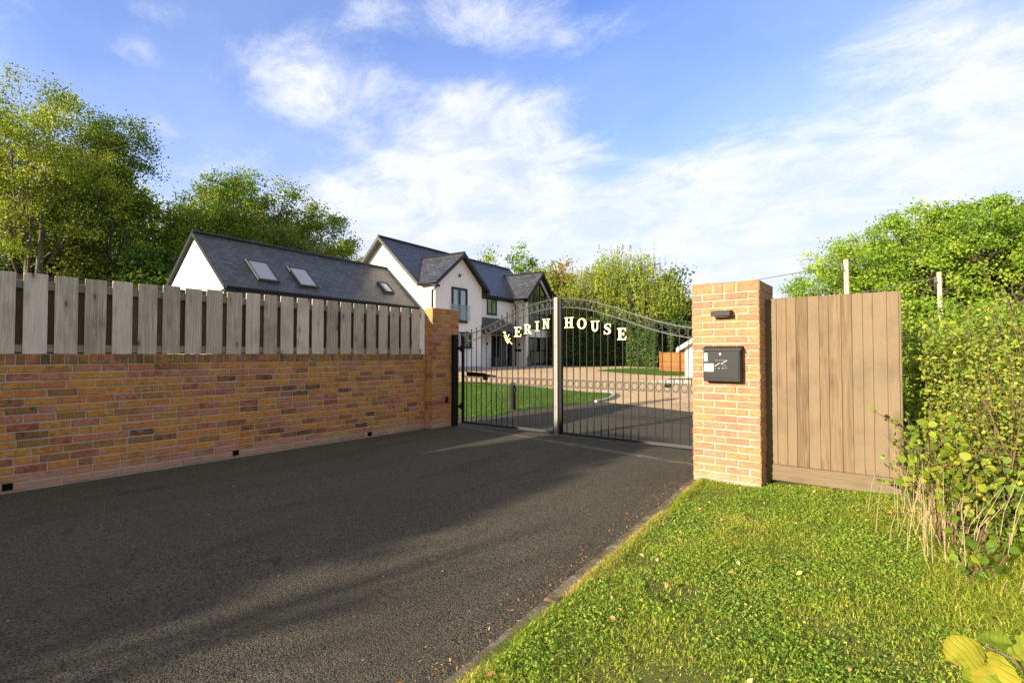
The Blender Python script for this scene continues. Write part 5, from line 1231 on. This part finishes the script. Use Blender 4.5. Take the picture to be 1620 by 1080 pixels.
root = Vector((.55, .95, .0)); k1p = at_d(1680, 1120, 1.0); k2p = at_d(1600, 1040, 1.02); k3p = at_d(1545, 1015, 1.04)
st_.tube([root, Vector((.42, 1.0, .4)), k1p, k2p, k3p], [.008, .006, .004, .003, .0015], 6)
st_.build('stems', BARKP, hb)
for i, (pa_, pb_, L_, W_, ti) in enumerate((((1553, 1022), (1490, 1042), .085, .031, .75), ((1575, 1030), (1575, 1075), .10, .042, .8), ((1600, 1040), (1640, 1085), .11, .045, .9), ((1545, 1012), (1590, 1012), .055, .020, .35), ((1595, 1035), (1650, 1030), .09, .036, .55), ((1560, 1045), (1545, 1090), .07, .03, .45))):
    b = MB(); big_leaf(b, at_d(*pa_, 1.02), at_d(*pb_, 1.0), n_to+Vector((random.uniform(-.3, .3), random.uniform(-.3, .3), 0)), L_, W_, ti); b.build('leaf', LF_FRONT, hb, smooth=True)

# ------------------------------------------------------------------ grass
GRASS = m_leaf('grass_blade', [(0, (.05, .13, .012)), (.35, (.19, .25, .024)), (.7, (.33, .34, .038)), (.88, (.44, .39, .08)), (1, (.46, .33, .14))], .45, gain=1.75)
CLOV = m_leaf('weed_leaf', [(0, (.05, .13, .018)), (.5, (.15, .225, .026)), (.85, (.29, .32, .045)), (1, (.40, .36, .09))], .35)
def blades(name, P_, h, w, ti, mt_, parent=None, loc=(0, 0, 0)):
    n = len(P_); a = rng.random(n)*6.283; dirv = np.stack([np.cos(a), np.sin(a), np.zeros(n)], 1); sd_ = np.stack([-np.sin(a), np.cos(a), np.zeros(n)], 1)
    ln = rng.uniform(.35, 1.9, n)[:, None]; up_ = np.array([0, 0, 1.0])[None]
    h = h[:, None]; w = w[:, None]
    p0 = P_-sd_*w/2; p1 = P_+sd_*w/2
    m_ = P_+up_*h*.6+dirv*h*ln*.35; p2 = m_+sd_*w*.4; p3 = m_-sd_*w*.4
    e = P_+up_*h*(1-.38*ln)+dirv*h*ln*.95; p4 = e+sd_*w*.06; p5 = e-sd_*w*.06
    V = np.stack([p0, p1, p2, p3, p4, p5], 1).reshape(-1, 3)
    Fq = (np.arange(n)[:, None, None]*6+np.array([(0, 1, 2, 3), (3, 2, 4, 5)])[None]).reshape(-1, 4)
    return npmesh(name, mt_, V, Fq, 4, np.repeat(ti, 2), parent, loc)
vh = np.vectorize(verge_h); kxv = np.vectorize(kx)
n = 260000
# denser close to the viewpoint
yy = .2+5.6*rng.random(n)**1.15; xx = kxv(yy)+.125+rng.random(n)**.9*(2.6+.12*yy)
ok = ~((xx > -1.83) & (xx < -1.10) & (yy > 5.44)) & (yy < 5.72)
dens = .5+.5*np.sin(xx*3.1+1.3*np.sin(yy*2.3))*np.sin(yy*2.7+1.1*np.sin(xx*3.7))
clump = .5+.5*np.sin(xx*9+2*np.sin(yy*7))*np.sin(yy*8+2*np.sin(xx*6))
bare = (np.sin(xx*2.6+.7)*np.sin(yy*3.1+2.2)+.5*np.sin(xx*7.3)*np.sin(yy*6.1+1)) > 1.02
ok &= (rng.random(n) < .36+.38*dens+.28*clump) & ~(bare & (rng.random(n) < .8))
xx, yy, dens, clump = xx[ok], yy[ok], dens[ok], clump[ok]; n = len(xx)
P_ = np.stack([xx, yy, vh(xx, yy)-.004], 1)
edge = np.clip((xx-.0)/.35, 0, 1)*np.clip((yy-2.5)/1.0, 0, 1)
h = rng.uniform(.013, .034, n)*(0.6+.6*clump)+edge*rng.uniform(0, .16, n); w = rng.uniform(.0024, .0055, n)
ti = np.clip(.50-.22*(dens-.5)+.3*(np.sin(xx*1.7+4)*np.sin(yy*1.9+.5) > .45)*rng.random(n)+rng.normal(size=n)*.17+(rng.random(n) < .07)*.5, 0, 1)
tag(blades('grass', P_, h, w, ti, GRASS), 'short bright green grass of the roadside verge', 'grass', kind='stuff')
n = 95000
yy = .3+5.35*rng.random(n)**1.1; xx = kxv(yy)+.14+rng.random(n)*(2.3); cl_ = np.sin(xx*4.3+2)*np.sin(yy*3.3+1)+.5*np.sin(xx*11)*np.sin(yy*13)
ok = (cl_+rng.normal(size=n)*.35 > -.15) & ~(((np.sin(xx*2.6+.7)*np.sin(yy*3.1+2.2)+.5*np.sin(xx*7.3)*np.sin(yy*6.1+1)) > 1.0) & (rng.random(n) < .85)) & ~((xx > -1.83) & (xx < -1.10) & (yy > 5.42)); xx, yy = xx[ok], yy[ok]; n = len(xx)
P_ = np.stack([xx, yy, vh(xx, yy)+rng.uniform(.008, .036, n)], 1)
o = leaves('lawn_weeds', CLOV, P_, rng.uniform(.007, .019, n), np.clip(.45+rng.normal(size=n)*.17, 0, 1), LEAF, up=.5)
tag(o, 'broad-leaved clover and dandelion growing through the verge grass', 'weeds', kind='stuff')
# straw thatch along the edging, and creeping over it
n = 17000; yy = .4+5.1*rng.random(n); q = np.sin(yy*5.3)+np.sin(yy*2.1+1)+.6*np.sin(yy*13); ok = q+rng.normal(size=n)*.8 > .1; yy = yy[ok]; n = len(yy)
xx = kxv(yy)+np.abs(rng.normal(size=n))*.05+.065; P_ = np.stack([xx, yy, np.full(n, .036)+.012*(np.abs(xx-kxv(yy)) > .085)], 1)
o = blades('dry_thatch', P_, rng.uniform(.008, .035, n), rng.uniform(.0018, .0035, n), np.clip(rng.uniform(.9, 1.1, n), 0, 1), GRASS); tag(o, 'dry straw thatch along the concrete edging', 'dry grass', kind='stuff')
n = 6000; yy = .4+5.1*rng.random(n); xx = kxv(yy)+.125+np.abs(rng.normal(size=n))*.035-(.5+.5*np.sin(yy*7+np.sin(yy*17)))*.035; P_ = np.stack([xx, yy, np.full(n, .044)], 1)
tag(blades('edge_grass', P_, rng.uniform(.02, .055, n), rng.uniform(.002, .004, n), np.clip(.45+rng.normal(size=n)*.25, 0, 1), GRASS), 'grass tufts creeping over the concrete edging', 'grass', kind='stuff')
# lawn behind the gate
def in_poly(x, y, poly):
    c = np.zeros(len(x), bool); m_ = len(poly)
    for i in range(m_):
        x1, y1 = poly[i]; x2, y2 = poly[(i+1) % m_]
        c ^= ((y1 > y) != (y2 > y)) & (x < (x2-x1)*(y-y1)/(y2-y1+1e-12)+x1)
    return c
Gv = np.vectorize(G)
for poly, n, lab in ((LAWN1, 60000, 'mown green lawn grass behind the left gate leaf'), (LAWN2, 14000, 'mown green lawn grass of the far island')):
    xs_, ys_ = [p[0] for p in poly], [p[1] for p in poly]
    xx = rng.uniform(min(xs_), max(xs_), n); yy = rng.uniform(min(ys_), max(ys_), n); ok = in_poly(xx, yy, poly); xx, yy = xx[ok], yy[ok]; n = len(xx)
    P_ = np.stack([xx, yy, Gv(xx, yy)], 1)
    tag(blades('lawn_grass', P_, rng.uniform(.03, .06, n), rng.uniform(.006, .012, n), np.clip(.45+.15*np.sin(xx*1.3)*np.sin(yy*.9)+rng.normal(size=n)*.2, 0, 1), FAR_GRASS), lab, 'grass', kind='stuff')
# field grass on the far right
n = 30000; xx = rng.uniform(-.3, 6, n); yy = rng.uniform(5.95, 14, n); P_ = np.stack([xx, yy, np.full(n, .05)], 1)
tag(blades('field_grass', P_, rng.uniform(.08, .3, n), rng.uniform(.005, .01, n), np.clip(.4+rng.normal(size=n)*.2, 0, 1), GRASS), 'rough grass beyond the board panel on the right', 'grass', kind='stuff')
# fallen leaves and bits on the drive and verge
LITTER = m_leaf('fallen_leaf', [(0, (.16, .07, .03)), (.4, (.34, .15, .05)), (.75, (.42, .25, .08)), (1, (.40, .30, .16))], .1)
n = 420; xx = rng.uniform(-6.9, -1.6, n); yy = rng.uniform(.2, 6.9, n); ok = rng.random(n) < np.where(xx < -4.5, .35, .6); xx, yy = xx[ok], yy[ok]; n = len(xx)
tag(leaves('leaf_litter', LITTER, np.stack([xx, yy, np.full(n, .004)], 1), rng.uniform(.005, .02, n), rng.random(n), DIAMOND, up=4), 'tiny fallen leaves and twigs scattered on the driveway', 'leaves', kind='stuff')
n = 700; yy = rng.uniform(.9, 5.4, n); xx = kxv(yy)-np.abs(rng.normal(size=n))*.12-.01
tag(leaves('leaf_litter', LITTER, np.stack([xx, yy, np.full(n, .006)], 1), rng.uniform(.008, .028, n), rng.random(n)*.8, LONG, up=2), 'brown leaf litter gathered along the driveway side of the edging', 'leaves', kind='stuff')
n = 170; xx = rng.uniform(-1.4, .6, n); yy = rng.uniform(.8, 5.6, n)
tag(leaves('leaf_litter', LITTER, np.stack([xx, yy, vh(xx, yy)+.035], 1), rng.uniform(.015, .04, n), rng.random(n), LEAF, up=1.5), 'orange and tan fallen leaves lying in the verge grass', 'leaves', kind='stuff')
for o in bpy.data.objects:
    for k in ('_l', '_r'):
        if k in o: del o[k]
